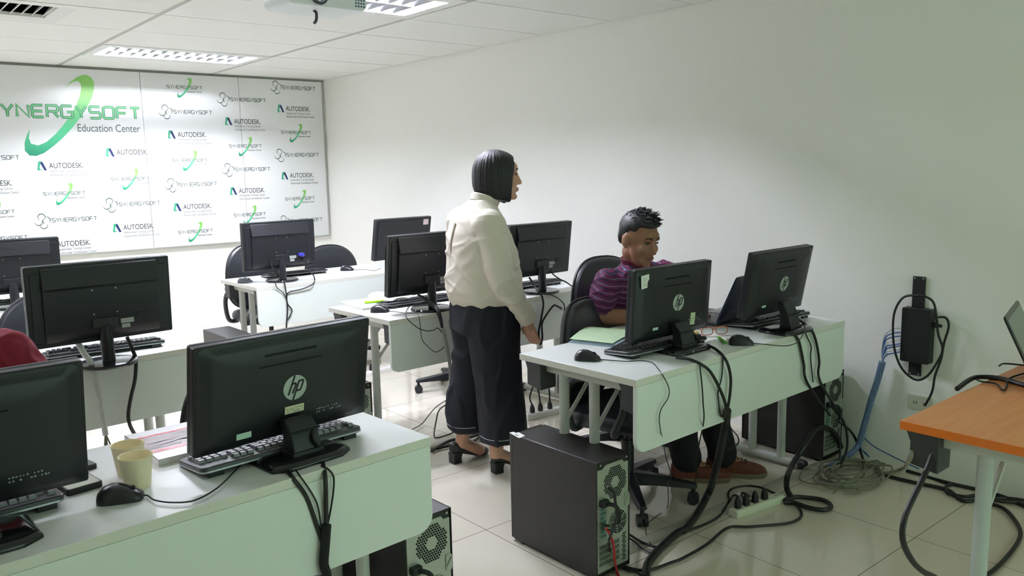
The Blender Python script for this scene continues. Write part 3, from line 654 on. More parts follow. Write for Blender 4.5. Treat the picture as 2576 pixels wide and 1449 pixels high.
# ================================================================ KEYBOARDS
def make_keyboard(label, loc, rz, single=False, kc=None, tr=None, group='black keyboards'):
    # user sits on +Y; local -Y edge is the raised rear edge
    t = thing('keyboard', label, 'keyboard', loc, rz, group)
    w, d = .455, .155
    tl = Matrix.Rotation(R(-6), 4, 'X') @ Matrix.Identity(4)
    Mk = Matrix.Translation((0, 0, .013)) @ Matrix.Rotation(R(-5), 4, 'X')
    b = MB(); b.prism(rrect(-w / 2, -d / 2, w / 2, d / 2, .018), -.006, .010, ax='z', M=Mk); b.build('tray', tr or kbm, t, bevel=.003)
    b = MB(); b.prism(rrect(-w / 2 - .001, -d / 2 - .001, w / 2 + .001, d / 2 + .001, .018), -.004, .0, ax='z', M=Mk); b.build('trim', kbs, t)
    for s in (-1, 1): MB().span((s * .19 - .02, -d / 2 + .006, 0), (s * .19 + .02, -d / 2 + .018, .022)).build('foot', kbm, t, bevel=.002)
    keys = []
    def row(y, x, ws, hh=.0165):
        for wd in ws:
            if wd > 0: keys.append((x, y, wd, hh))
            x += abs(wd) + .0025
    u = .0165; y = [.052, .030, .0115, -.007, -.0255, -.044][::1]
    # y counts from the user's side (+Y) to the rear; the user's left is +X seen from the rear
    def lay(yy, ws): row(yy, -.215, ws)
    lay(-.052, [u, -u, u, u, u, u, -.008, u, u, u, u, -.008, u, u, u, u, -.006, u, u, u])
    for yy, first, last in ((-.028, u, .035), (-.009, .025, .026), (.010, .03, .04), (.029, .04, .05)):
        n = 12 if yy < .02 else 10
        lay(yy, [first] + [u] * n + [last, -.004] + ([u, u, u, -.004] if yy < 0 else [-u, u if yy > .02 else -u, -u, -.004]) + [u, u, u, u])
    lay(.048, [.024, u, u, .105, u, u, u, .024, -.012, u, u, u, -.004, .035, u, u])
    keys = [(-(x + wd), yy, wd, hh) for x, yy, wd, hh in keys if x + wd < .222]
    def kshape(b, x, yy, wd, hh):
        b.loft([[(x, yy, .010), (x + wd, yy, .010), (x + wd, yy + hh, .010), (x, yy + hh, .010)], [(x + .0018, yy + .0012, .018), (x + wd - .0018, yy + .0012, .018), (x + wd - .0018, yy + hh - .003, .0185), (x + .0018, yy + hh - .003, .0185)]], 0, Mk)
    if single:
        for kx in keys[:100]: bb = MB(); kshape(bb, *kx); bb.build('key', kc or keycap, t, smooth=False)
        keys = keys[100:]
    bb = MB()
    for kx in keys: kshape(bb, *kx)
    if keys:
        o = bb.build('keys', kc or keycap, t, smooth=False)
        if not single or len(keys) > 1: o['kind'] = 'stuff'
    MB().span((-.2, -.0715, .0101), (-.16, -.066, .0106), M=Mk).build('maker_strip', mat('strip_grey', (170, 170, 176), .4), t, smooth=False)
    return t
make_keyboard('black keyboard under the large near monitor with grey keys', (.846, 2.017, .75), R(3.5), True, mat('mid_grey_keycap', (118, 118, 124), .28), mat('dark_grey_tray', (66, 66, 72), .3))  # keys and tray in a paler grey than the other keyboards
make_keyboard('black keyboard poking out below the left-edge monitor', (.11, 2.05, .75), R(3), True, mat('mid_grey_keycap', (118, 118, 124), .28), mat('dark_grey_tray', (66, 66, 72), .3))
kb = make_keyboard('black keyboard beside the mouse in front of the seated man', (2.505, 2.10, .75), R(-2.5), True)
make_keyboard('black keyboard under the tilted monitor beside the navy laptop', (3.29, 2.095, .753), R(-3), True)
kp = make_keyboard('black keyboard behind the round monitor stand on the second-row left desk', (.84, 3.71, .75), R(-3))
dup(kp, (2.55, 5.51, .75), R(-1), 'black keyboard behind the back-row monitor with the blue plug', 'black keyboards')
dup(kp, (2.475, 3.79, .75), R(-1), 'black keyboard beside the open notebook on the middle-row desk', 'black keyboards')
dup(kp, (3.30, 3.80, .75), R(-1), 'black keyboard behind the monitor right of the woman', 'black keyboards')
dup(kp, (.80, 5.56, .75), R(0), 'black keyboard behind the far left monitor', 'black keyboards')
# ================================================================ MICE
def make_mouse(label, loc, rz, cord=None, m=None, group='black computer mice'):
    t = thing('computer_mouse', label, 'mouse', loc, rz, group)
    m = m or mat('mouse_black', (34, 35, 40), .3)
    # nose points to +X
    rings = []
    for x, hw, zt in ((-.056, .012, .012), (-.052, .022, .022), (-.04, .029, .033), (-.02, .031, .0385), (0, .0295, .037), (.022, .0275, .03), (.042, .0255, .021), (.053, .021, .015), (.057, .012, .01)):
        rg = []
        for i in range(20):
            a = 2 * math.pi * i / 20; c, s_ = math.cos(a), math.sin(a)
            rg.append((x * .87, hw * math.copysign(abs(c) ** .75, c), (.002 + (zt * 1.06 - .002) * (max(0, s_) ** .8)) if s_ > 0 else .002 + .001 * s_))
        rings.append(rg)
    MB().loft(rings).build('shell', m, t, ang=50)
    MB().cyl((.026, -.004, .0255), (.026, .004, .0255), .0075, n=16).build('scroll_wheel', blk_matte, t)
    MB().tube([(.0, 0, .0396), (.0174, 0, .0334), (.039, 0, .021), (.0487, 0, .0112)], .0007, n=5).build('button_seam', rear_hole, t)
    MB().lathe([(.0045, 0), (.0055, .0003), (.006, 0)], 20, M=Matrix.Translation((-.026, 0, .0395)) @ Matrix.Rotation(R(-15), 4, 'Y'), cap=False).build('badge', logo_s, t)
    if cord:
        T = (Matrix.Translation(loc) @ Matrix.Rotation(rz, 4, 'Z')).inverted(); P = [T @ Vector(p) for p in cord]
        P = [Vector((.044, 0, .006)), Vector((.058, 0, .005))] + P[1:]
        MB().tube(P, .0019, n=7).build('cord', cable_m, t)
    return t
# ================================================================ CABLES (3-D paths measured on the desks, panels, floor and wall)
CAB={
'near_a':[(0.803,1.86,0.755),(0.796,1.795,0.747),(0.826,1.795,0.692),(0.848,1.795,0.613),(0.86,1.795,0.566),(0.865,1.795,0.53)],
'near_b':[(0.813,1.82,0.759),(0.811,1.79,0.751),(0.839,1.79,0.699),(0.853,1.79,0.657),(0.859,1.79,0.578),(0.86,1.79,0.539)],
'near_c':[(0.914,1.94,0.843),(0.895,1.88,0.809),(0.91,1.88,0.761),(0.876,1.79,0.736),(0.874,1.79,0.665),(0.872,1.79,0.608),(0.867,1.79,0.546)],
'near_d':[(0.882,1.82,0.75),(0.886,1.79,0.749),(0.899,1.79,0.725),(0.895,1.79,0.683),(0.882,1.79,0.629),(0.871,1.79,0.593)],
'near_sleeve':[(0.87,1.785,0.61),(0.863,1.785,0.559),(0.857,1.785,0.512),(0.863,1.785,0.473),(0.872,1.8,0.347),(0.834,1.8,0.275)],
'mouse_near':[(0.478,1.9,0.756),(0.497,1.87,0.756),(0.523,1.828,0.756),(0.564,1.807,0.756),(0.627,1.843,0.756),(0.701,1.923,0.756),(0.766,1.996,0.756)],
'L_sleeve':[(0.691,3.47,0.851),(0.706,3.44,0.801),(0.714,3.4,0.78),(0.724,3.4,0.72),(0.733,3.4,0.637),(0.735,3.4,0.594),(0.74,3.4,0.527),(0.743,3.4,0.479)],
'L_black':[(0.871,3.47,0.843),(0.886,3.46,0.785),(0.894,3.46,0.743),(0.881,3.45,0.667),(0.861,3.45,0.601),(0.845,3.45,0.533),(0.847,3.45,0.484),(0.88,3.5,0.412)],
'M_black':[(2.299,3.52,0.844),(2.353,3.47,0.794),(2.356,3.415,0.75),(2.376,3.415,0.661)],
'M_sleeve':[(2.37,3.405,0.674),(2.4,3.405,0.528),(2.409,3.405,0.423),(2.406,3.405,0.328)],
'M_tail_a':[(2.407,3.405,0.335),(2.4,3.405,0.299),(2.51,3.712,0.15),(2.529,3.874,0.02),(2.427,3.821,0.02)],
'M_tail_b':[(2.406,3.405,0.331),(2.402,3.405,0.276),(2.514,3.671,0.15),(2.53,3.735,0.06),(2.468,3.666,0.01),(2.461,3.624,0.01),(2.515,3.621,0.01),(2.577,3.635,0.01)],
'mouse_M':[(2.193,3.63,0.756),(2.226,3.523,0.756),(2.253,3.488,0.756),(2.23,3.41,0.753),(2.242,3.41,0.638),(2.277,3.41,0.59),(2.318,3.41,0.555),(2.353,3.41,0.558),(2.379,3.41,0.574)],
'kb_M':[(2.453,3.78,0.756),(2.346,3.683,0.756),(2.153,3.41,0.763),(2.215,3.41,0.699),(2.272,3.41,0.672),(2.315,3.41,0.67),(2.341,3.41,0.677),(2.369,3.41,0.648)],
'B_a':[(2.254,5.24,0.904),(2.254,5.2,0.844),(2.363,5.323,0.758),(2.275,5.08,0.754),(2.283,5.08,0.655),(2.283,5.08,0.57),(2.273,5.08,0.501),(2.268,5.08,0.451)],
'B_b':[(2.503,5.24,0.897),(2.516,5.24,0.852),(2.49,5.15,0.818),(2.522,5.15,0.775),(2.481,5.08,0.735),(2.391,5.08,0.706),(2.308,5.08,0.698),(2.286,5.08,0.676),(2.287,5.08,0.619),(2.315,5.08,0.573),(2.294,5.08,0.53),(2.273,5.08,0.501),(2.266,5.08,0.452)],
'B_c':[(2.319,5.293,0.758),(2.212,5.08,0.764),(2.223,5.08,0.732),(2.257,5.08,0.7),(2.283,5.08,0.648),(2.287,5.08,0.598)],
'mouse_B':[(2.155,5.308,0.756),(2.211,5.267,0.756),(2.277,5.3,0.756),(2.312,5.276,0.756)],
'mouse_B2':[(2.98,5.407,0.756),(3.039,5.356,0.756),(3.053,5.243,0.756),(3.152,5.32,0.756)],
'M2_a':[(3.104,3.56,0.847),(3.081,3.5,0.816),(3.067,3.45,0.788),(3.088,3.44,0.758),(3.1,3.44,0.724),(3.101,3.44,0.691),(3.084,3.44,0.624),(3.063,3.44,0.545),(3.071,3.44,0.474),(3.09,3.44,0.506),(3.089,3.44,0.588),(3.118,3.44,0.631),(3.175,3.44,0.682),(3.201,3.44,0.683),(3.245,3.44,0.659)],
'M2_b':[(3.279,3.57,0.901),(3.297,3.57,0.852),(3.356,3.57,0.812),(3.392,3.55,0.79),(3.467,3.55,0.743)],
'M2_c':[(3.094,3.45,0.76),(3.163,3.45,0.751),(3.215,3.45,0.73),(3.265,3.45,0.693),(3.28,3.45,0.663),(3.273,3.45,0.64)],
'mouse_R':[(2.203,2.092,0.756),(2.233,2.021,0.756),(2.279,1.987,0.756),(2.29,1.943,0.756),(2.233,1.866,0.756),(2.206,1.815,0.737),(2.233,1.815,0.692),(2.229,1.815,0.658),(2.192,1.815,0.625),(2.181,1.815,0.592),(2.189,1.815,0.545),(2.213,1.83,0.519),(2.237,1.83,0.434),(2.268,1.83,0.354),(2.251,1.83,0.327),(2.659,2.164,0.01),(2.562,2.138,0.01),(2.459,2.108,0.01),(2.382,2.045,0.01),(2.329,1.967,0.01),(2.348,1.936,0.01)],
'R_a':[(2.401,1.917,0.76),(2.41,1.853,0.76),(2.451,1.815,0.729),(2.503,1.815,0.677),(2.557,1.815,0.597),(2.586,1.815,0.536)],
'R_b':[(2.599,2.0,0.823),(2.674,2.009,0.762),(2.619,1.901,0.762),(2.577,1.82,0.738),(2.61,1.82,0.668),(2.61,1.82,0.602),(2.594,1.82,0.534)],
'R_c':[(2.414,1.82,0.753),(2.43,1.82,0.674),(2.44,1.82,0.593),(2.445,1.82,0.522),(2.549,1.9,0.501),(3.326,2.54,0.01),(3.126,2.386,0.01),(2.915,2.22,0.01)],
'R_d':[(2.575,1.83,0.753),(2.567,1.83,0.668),(2.546,1.83,0.618),(2.552,1.83,0.568),(2.566,1.83,0.515),(2.623,1.85,0.497),(2.665,1.85,0.437),(2.781,1.9,0.367),(2.787,1.9,0.334),(2.715,1.9,0.322)],
'R_bundle':[(2.565,1.8,0.544),(2.628,1.85,0.47),(2.636,1.88,0.349),(2.661,1.92,0.238),(2.772,2.03,0.09),(2.674,2.013,0.03),(2.539,1.971,0.015),(2.482,1.968,0.015),(2.344,1.933,0.015),(2.265,1.907,0.015),(2.181,1.87,0.015),(2.112,1.814,0.015)],
'R2_a':[(3.094,1.856,0.765),(3.133,1.846,0.728),(3.161,1.846,0.67),(3.184,1.846,0.611),(3.219,1.846,0.519),(3.616,1.95,0.265)],
'R2_b':[(3.26,1.93,0.792),(3.292,1.909,0.765),(3.246,1.846,0.747),(3.286,1.846,0.683),(3.312,1.846,0.603),(3.324,1.846,0.51),(3.71,1.95,0.251)],
'R2_c':[(3.299,1.961,0.76),(3.197,1.862,0.76),(3.207,1.846,0.725),(3.24,1.846,0.679),(3.238,1.846,0.629),(3.266,1.846,0.515)],
'mouse_R2':[(2.858,1.84,0.757),(2.847,1.793,0.757),(2.866,1.75,0.757),(2.914,1.741,0.757),(2.994,1.761,0.757),(3.139,1.827,0.757),(3.249,1.883,0.78),(3.404,1.984,0.78),(3.468,2.035,0.78),(3.445,2.059,0.78)],
'fl_arch':[(3.121,1.85,0.02),(3.135,1.881,0.05),(3.099,1.855,0.13),(3.368,1.98,0.096),(3.451,1.98,0.148),(3.537,1.98,0.199),(3.628,1.98,0.193),(3.726,1.98,0.14),(3.792,1.98,0.053)],
'fl_loop':[(3.077,1.862,0.015),(3.142,1.848,0.015),(3.177,1.809,0.015),(3.205,1.743,0.015),(3.167,1.688,0.015),(3.112,1.691,0.015),(3.087,1.745,0.015),(3.088,1.815,0.015),(3.063,1.847,0.015)],
'fl_long':[(2.231,2.113,0.01),(2.175,2.054,0.01),(2.146,2.003,0.01),(2.124,1.923,0.01),(2.168,1.853,0.01),(2.277,1.832,0.01),(2.337,1.825,0.01),(2.493,1.834,0.01),(2.677,1.867,0.01),(2.752,1.813,0.01),(2.88,1.734,0.01),(2.958,1.719,0.01),(3.018,1.738,0.01),(3.075,1.789,0.01),(3.105,1.843,0.01)],
'fl_plug_a':[(2.478,1.973,0.01),(2.61,1.952,0.01),(2.745,1.958,0.01),(2.903,2.021,0.01),(2.976,2.076,0.01),(2.997,2.067,0.03),(3.061,2.047,0.03),(3.097,1.993,0.03),(3.083,1.909,0.03),(3.075,1.855,0.015)],
'fl_plug_b':[(2.94,1.996,0.03),(2.936,2.019,0.03),(2.879,1.998,0.03),(2.873,2.006,0.012),(2.793,1.975,0.012)],
'fl_plug_c':[(2.955,1.95,0.04),(2.968,1.993,0.04),(2.941,1.981,0.04),(2.905,1.941,0.04),(2.919,1.919,0.04)],
'T2_a':[(1.988,1.9,0.226),(2.262,2.054,0.06),(2.306,2.001,0.02),(2.319,1.935,0.02),(2.354,1.923,0.02)],
'T2_b':[(1.988,1.9,0.212),(2.248,2.011,0.05),(2.281,1.979,0.012),(2.284,1.923,0.012),(2.339,1.939,0.012)],
'T2_red':[(1.979,1.885,0.221),(2.002,1.885,0.187),(2.02,1.885,0.136),(2.023,1.885,0.091),(2.08,1.927,0.01),(2.051,1.888,0.01)],
'T2_pw':[(1.962,1.86,0.385),(1.986,1.86,0.365),(1.996,1.86,0.349),(2.003,1.86,0.308),(2.009,1.86,0.263),(1.994,1.86,0.229),(1.973,1.86,0.196),(1.967,1.86,0.172),(2.14,1.997,0.012),(2.108,1.908,0.012),(2.123,1.87,0.012),(2.113,1.833,0.012)],
'sw_loop':[(3.77,1.627,0.869),(3.77,1.693,0.855),(3.77,1.731,0.788),(3.77,1.737,0.696),(3.77,1.722,0.592),(3.77,1.683,0.513),(3.77,1.62,0.475),(3.77,1.569,0.505),(3.77,1.527,0.582),(3.77,1.511,0.639),(3.77,1.533,0.703),(3.77,1.543,0.77),(3.77,1.56,0.842),(3.77,1.594,0.866),(3.77,1.627,0.871)],
'sw_pw':[(3.81,1.567,0.77),(3.81,1.522,0.774),(3.81,1.506,0.736),(3.81,1.522,0.658),(3.81,1.531,0.581),(3.81,1.553,0.501),(3.81,1.562,0.422),(3.81,1.591,0.349)],
'blue0':[(3.8,1.716,0.701),(3.8,1.747,0.694),(3.8,1.788,0.655),(3.8,1.799,0.574),(3.8,1.793,0.524)],
'blue1':[(3.8,1.715,0.68),(3.8,1.751,0.671),(3.8,1.785,0.643),(3.8,1.797,0.57),(3.8,1.793,0.524)],
'blue2':[(3.8,1.715,0.663),(3.8,1.754,0.651),(3.8,1.783,0.63),(3.8,1.796,0.566),(3.8,1.793,0.524)],
'blue3':[(3.8,1.714,0.645),(3.8,1.757,0.631),(3.8,1.78,0.618),(3.8,1.794,0.562),(3.8,1.793,0.524)],
'blue4':[(3.8,1.713,0.627),(3.8,1.761,0.611),(3.8,1.777,0.605),(3.8,1.792,0.558),(3.8,1.793,0.524)],
'blue5':[(3.8,1.712,0.617),(3.8,1.764,0.599),(3.8,1.775,0.593),(3.8,1.791,0.554),(3.8,1.793,0.524)],
'blue6':[(3.8,1.712,0.602),(3.8,1.768,0.582),(3.8,1.772,0.58),(3.8,1.789,0.55),(3.8,1.793,0.524)],
'blue7':[(3.8,1.711,0.588),(3.8,1.771,0.566),(3.8,1.769,0.567),(3.8,1.787,0.546),(3.8,1.793,0.524)],
'blue_bundle':[(3.81,1.798,0.523),(3.81,1.819,0.423),(3.81,1.844,0.328),(3.81,1.866,0.226),(3.8,1.883,0.133),(3.8,1.896,0.084),(3.75,1.907,0.048),(3.681,1.923,0.03),(3.553,1.907,0.03)],
'blue_thin':[(3.82,1.877,0.122),(3.82,1.824,0.09),(3.82,1.713,0.059),(3.82,1.607,0.036)],
'blue_thin2':[(3.8,1.89,0.109),(3.8,1.876,0.066),(3.8,1.837,0.038),(3.8,1.857,0.056),(3.8,1.872,0.063)],
'or_black':[(2.306,0.93,0.69),(2.28,0.93,0.646),(2.231,0.93,0.602),(2.183,0.93,0.566),(2.143,0.93,0.528),(2.13,0.93,0.483),(2.153,0.93,0.433),(2.212,0.93,0.37),(2.279,0.93,0.32),(2.348,0.93,0.281),(2.421,0.93,0.236)],
'or_gray':[(2.253,0.97,0.671),(2.24,0.97,0.649),(3.7,1.628,0.064),(3.752,1.702,0.012),(3.687,1.73,0.012)],
'wl_a':[(3.69,1.702,0.01),(3.703,1.565,0.01),(3.722,1.438,0.01),(3.649,1.346,0.01),(3.705,1.303,0.01),(3.8,1.238,0.01),(3.839,1.16,0.01)],
'wl_b':[(3.83,1.667,0.007),(3.83,1.564,0.003),(3.808,1.457,0.01),(3.821,1.346,0.01),(3.818,1.244,0.01),(3.776,1.139,0.01)],
'wl_c':[(3.795,1.451,0.012),(3.75,1.454,0.012),(3.685,1.418,0.012),(3.697,1.35,0.012),(3.75,1.32,0.012),(3.75,1.245,0.012),(3.813,1.151,0.012)],
'wl_loop':[(3.697,1.275,0.01),(3.691,1.2,0.01),(3.596,1.121,0.01),(3.488,1.065,0.01),(3.36,1.037,0.01),(3.174,1.02,0.01),(3.024,1.019,0.01),(2.935,1.03,0.01)],
'ot_a':[(2.69,1.027,0.758),(2.828,1.044,0.758),(2.891,1.036,0.758),(2.918,0.982,0.758),(2.879,0.891,0.758)],
'ot_b':[(2.877,1.047,0.756),(2.843,1.014,0.756),(2.847,0.97,0.756),(2.777,0.926,0.756),(2.822,0.931,0.756),(2.946,0.965,0.756),(3.071,0.953,0.756)],
'ot_c':[(3.106,1.052,0.756),(3.154,1.051,0.756),(3.174,0.998,0.756),(3.172,0.986,0.756)],
'race':[(2.344,1.983,-0.0),(3.67,1.975,0.0)],
'race2':[(2.361,3.538,0.0),(2.761,3.596,0.0)],
'fl2_a':[(2.307,3.458,0.012),(2.476,3.532,0.012),(2.588,3.499,0.012),(2.724,3.512,0.012)],
'fl2_b':[(2.321,3.478,0.012),(2.415,3.466,0.012),(2.563,3.431,0.012),(2.708,3.528,0.012)],
'blueM':[(3.49,5.239,0.015),(3.578,5.228,0.015),(3.674,5.229,0.015),(3.733,5.229,0.015),(3.842,5.241,0.015)],
'coilc':[(3.68,1.818,0.01),(3.484,1.862,0.01)],
'sl':[(3.826,1.749,0.01)],
}

CAB['R_c'] = CAB['R_c'][:4] + [(2.60, 1.96, .34), (2.80, 2.12, .13), (2.915, 2.22, .01)]

make_mouse('black mouse beside the two paper cups on the near desk', (.442, 1.94, .75), R(-28), CAB['mouse_near'])
make_mouse('black mouse near the front-left corner of the right desk', (2.165, 2.155, .75), R(-58), CAB['mouse_R'])
make_mouse('black mouse by the green highlighter and glasses on the right desk', (2.80, 1.905, .75), R(-50), CAB['mouse_R2'])
make_mouse('black mouse lying against the open notebook on the middle-row desk', (2.165, 3.68, .75), R(-48), CAB['mouse_M'])
make_mouse('grey-topped mouse on the left corner of the back-row desk', (2.125, 5.375, .75), R(-42), CAB['mouse_B'], mat('mouse_grey', (92, 94, 100), .3))
make_mouse('black mouse in the middle of the back-row desk between two monitors', (2.94, 5.45, .75), R(-45), CAB['mouse_B2'])
def cable(label, key, r, m=None, name='cable', cat='cable', group=None, n=8, parts=None, taper=None):
    o = MB().tube(CAB[key], r, n=n).build(name, m or cable_m); tag(o, label, cat, group); return o
for k_ in ('R2_a', 'R2_b', 'R2_c'):
    CAB[k_] = [(p[0], 1.846 if 1.855 < p[1] < 1.87 and p[2] < .752 else p[1], p[2]) for p in CAB[k_]]
cable('thick black cable hanging from the left of the near monitor stand to the sleeve', 'near_a', .0055, name='power_cable')
cable('thin black wire hanging between the two thick cables of the near monitor', 'near_b', .0022, name='signal_wire')
cable('thick black cable dropping straight from the back of the near monitor', 'near_c', .0058, name='video_cable')
cable('thin black wire bowing out to the right below the near monitor', 'near_d', .0026, name='signal_wire')
cable('black cloth sleeve bundling the near monitor cables in front of the white panel', 'near_sleeve', .0125, mat('black_braided_sleeve', (16, 17, 17), .75, bump=.6, bscale=900), 'cable_sleeve')
cable('clear spiral sleeve full of wires hanging off the second-row left desk', 'L_sleeve', .011, cable_w, 'cable_sleeve')
for i, (p, q) in enumerate((((.735, 3.40, .40), (.715, 3.40, .36)), ((.755, 3.41, .42), (.775, 3.42, .38)))): pass
o = MB().tube([(.743, 3.40, .482), (.735, 3.40, .42), (.722, 3.40, .34), (.715, 3.42, .2)], .004).tube([(.744, 3.40, .482), (.748, 3.41, .41), (.765, 3.44, .34), (.79, 3.50, .2)], .004).tube([(.745, 3.40, .48), (.77, 3.42, .40), (.80, 3.47, .33), (.86, 3.55, .2)], .003).build('wire_ends', cable_t)
tag(o, 'dark wires fanning out of the clear sleeve below the second-row left desk', 'cable')
cable('flat black cable hanging from the right of the second-row left monitor', 'L_black', .0075, mat('dull_black_cable', (40, 42, 42), .5), 'video_cable')
cable('black tapering cable dropping from the monitor left of the woman', 'M_black', lambda u: .006 + .008 * u * (1 - u) * 3, name='video_cable')
cable('grey speckled cable sleeve hanging in front of the middle-row desk', 'M_sleeve', .0095, cable_g, 'cable_sleeve')
cable('thin black wire leaving the grey sleeve toward the floor on the left', 'M_tail_a', .003, name='wire')
cable('black wire dropping from the grey sleeve and turning along the floor beside the woman', 'M_tail_b', .0042, name='wire')
cable('thin black keyboard wire looping over the middle-row desk edge', 'kb_M', .0024, name='keyboard_cable')
cable('black cable hanging straight from the left of the back-row monitor', 'B_a', .0045, name='power_cable')
cable('black cable from the blue plug bending back to the back-row bundle', 'B_b', .0042, name='video_cable')
cable('thin black wire looping from the back-row stand to the cable bundle', 'B_c', .003, name='wire')
cable('black cable hanging beside the woman with a tight loop at its end', 'M2_a', .006, name='power_cable')
cable('black cable leaving the monitor right of the woman toward the seated man', 'M2_b', .0042, name='video_cable')
cable('black cable bending off the desk edge behind the woman on the right', 'M2_c', .0035, name='wire')
cable('thick black cable curving down left in front of the right desk panel', 'R_a', .006, name='power_cable')
cable('thick black cable bowing out right from the monitor with the paper note', 'R_b', .0058, name='video_cable')
cable('thin straight black wire down the middle of the right desk panel', 'R_c', .0028, name='wire')
cable('thin black wire crossing the thick cables on the right desk panel', 'R_d', .0028, name='wire')
cable('heavy black cable bundle sweeping from the right desk across the floor to the free-standing tower', 'R_bundle', .0155, mat('black_taped_bundle', (20, 21, 21), .35, bump=.4, bscale=300), 'cable_bundle')
cable('thick black cable on the left of the pair at the right desk end', 'R2_a', .006, name='power_cable')
cable('thick black cable arching over the right desk edge near the wall', 'R2_b', .0058, name='video_cable')
cable('thin wavy black wire between the two thick cables at the right desk end', 'R2_c', .003, name='wire')
cable('thick black cable arching up from the power strip to the wall-side tower', 'fl_arch', .013, name='cable_bundle')
cable('black coiled cable loop lying on the floor right of the power strip', 'fl_loop', .0105, name='cable_coil')
cable('long black cable snaking on the floor in front of the power strip', 'fl_long', .0058, name='power_cable')
cable('black cable running from the heavy bundle to behind the power strip', 'fl_plug_a', .005, name='power_cable')
cable('short curved black cable into the left plug of the floor power strip', 'fl_plug_b', .0045, name='power_cable')
cable('short looped black cable into the middle plug of the floor power strip', 'fl_plug_c', .0045, name='power_cable')
cable('black cable leaving the free-standing tower toward the bundle, upper one', 'T2_a', .005, name='video_cable')
cable('black cable leaving the free-standing tower toward the bundle, lower one', 'T2_b', .004, name='usb_cable')
cable('red network cable hanging from the back of the free-standing tower', 'T2_red', .0048, cable_r, 'network_cable')
cable('black power cable hanging down the back of the free-standing tower', 'T2_pw', .005, name='power_cable')
cable('black power cable looped around the wall-mounted network box', 'sw_loop', .0055, name='power_cable')
cable('black cable from the plug on the network box down to the wall socket', 'sw_pw', .0055, name='power_cable')
for i in range(8): cable('thin blue network cable among those fanned between the black wall box and the blue bundle', 'blue%d' % i, .0032, cable_b if i % 3 else cable_w, 'network_cable', group='blue network cables into the wall box')
cable('bundle of blue network cables in clear wrap sloping down the right wall', 'blue_bundle', lambda u: .017 - .004 * u, mat('wrapped_blue_bundle', (96, 120, 156), .3, var=.55, vscale=70), 'cable_bundle')
cable('single thin blue cable running along the wall foot to the right', 'blue_thin', .003, cable_b, 'network_cable')
cable('short blue cable loop at the foot of the blue bundle', 'blue_thin2', .003, cable_b, 'network_cable')
cable('thick black cable looping from the orange desk down to the floor', 'or_black', .0085, name='power_cable')
cable('grey-green cable dropping from the dark bracket of the orange desk', 'or_gray', .0062, cable_t)
cable('black cable along the wall foot, the one nearest the camera', 'wl_a', .009, name='power_cable')
cable('black cable along the wall foot, pressed against the wall', 'wl_b', .009, name='power_cable')
cable('black looped cable along the wall foot behind the orange desk leg', 'wl_c', .008, name='power_cable')
cable('black cable arc on the floor right of the orange desk leg', 'wl_loop', .008, name='power_cable')
cable('thick black cable lying across the orange desk', 'ot_a', .008, name='laptop_cable')
cable('thin kinked black wire on the orange desk in front of the laptop', 'ot_b', .003, name='wire')
cable('thin black wire on the far edge of the orange desk', 'ot_c', .003, name='wire')
cable('blue network cable on the floor under the middle-row desk', 'blueM', .005, cable_b, 'network_cable')
cable('black cable on the floor left of the woman, rear one', 'fl2_a', .007, name='power_cable')
cable('black cable on the floor left of the woman, front one', 'fl2_b', .007, name='power_cable')
# grey coil of spare network cable by the wall
b = MB(); P = []
cr_ = random.Random(5)
for k in range(9):
    rx, ry = .17 + cr_.uniform(-.06, .04), .11 + cr_.uniform(-.05, .03); ox, oy = cr_.uniform(-.05, .05), cr_.uniform(-.03, .03)
    for i in range(16):
        a = 2 * math.pi * i / 16; P.append((3.56 + ox + rx * math.cos(a), 1.80 + oy + ry * math.sin(a), .010 + .0035 * k + .006 * (1 + math.sin(a * 2 + k * 1.7))))
b.tube(P, .0042, n=6, sub=3); o = b.build('cable_coil', cable_t); tag(o, 'untidy coil of grey-green cable on the floor beside the wall', 'cable')
o = MB().tube([(3.62, 1.70, .02), (3.45, 1.72, .03), (3.36, 1.82, .02), (3.33, 1.93, .02), (3.46, 1.97, .04), (3.6, 1.93, .05)], .004).tube([(3.34, 1.72, .012), (3.40, 1.68, .012), (3.44, 1.73, .014), (3.38, 1.77, .012), (3.32, 1.76, .012)], .0035).build('spare_cable', cable_t); tag(o, 'loose grey-green cable loop sticking out of the floor coil', 'cable')
# dark cables tangled behind the wall-side tower
o = MB().tube([(3.70, 1.985, .28), (3.74, 1.94, .2), (3.70, 1.90, .1), (3.60, 1.88, .03)], .006).tube([(3.76, 1.985, .2), (3.80, 1.93, .14), (3.80, 1.88, .05), (3.72, 1.82, .02)], .006).tube([(3.68, 1.985, .17), (3.66, 1.92, .13), (3.62, 1.90, .04), (3.55, 1.92, .02)], .005).build('tangled_cables', cable_m); tag(o, 'tangle of dark cables hanging behind the wall-side tower', 'cable')
# floor raceways
def raceway(label, a, c):
    a, c = Vector(a), Vector(c); L = (c - a).length
    o = MB().prism([(-.038, 0), (-.03, .008), (-.018, .0125), (.018, .0125), (.03, .008), (.038, 0)], 0, L, ax='x').build('cable_cover', mat('grey_floor_trunking', (168, 166, 150), .4), None, a, math.atan2(c.y - a.y, c.x - a.x)); tag(o, label, 'cable cover')
raceway('flat grey cable cover on the floor under the right desk', (2.10, 2.03, 0), (3.62, 1.985, 0))
raceway('flat grey cable cover on the floor behind the woman', (1.6, 3.50, 0), (3.4, 3.62, 0))
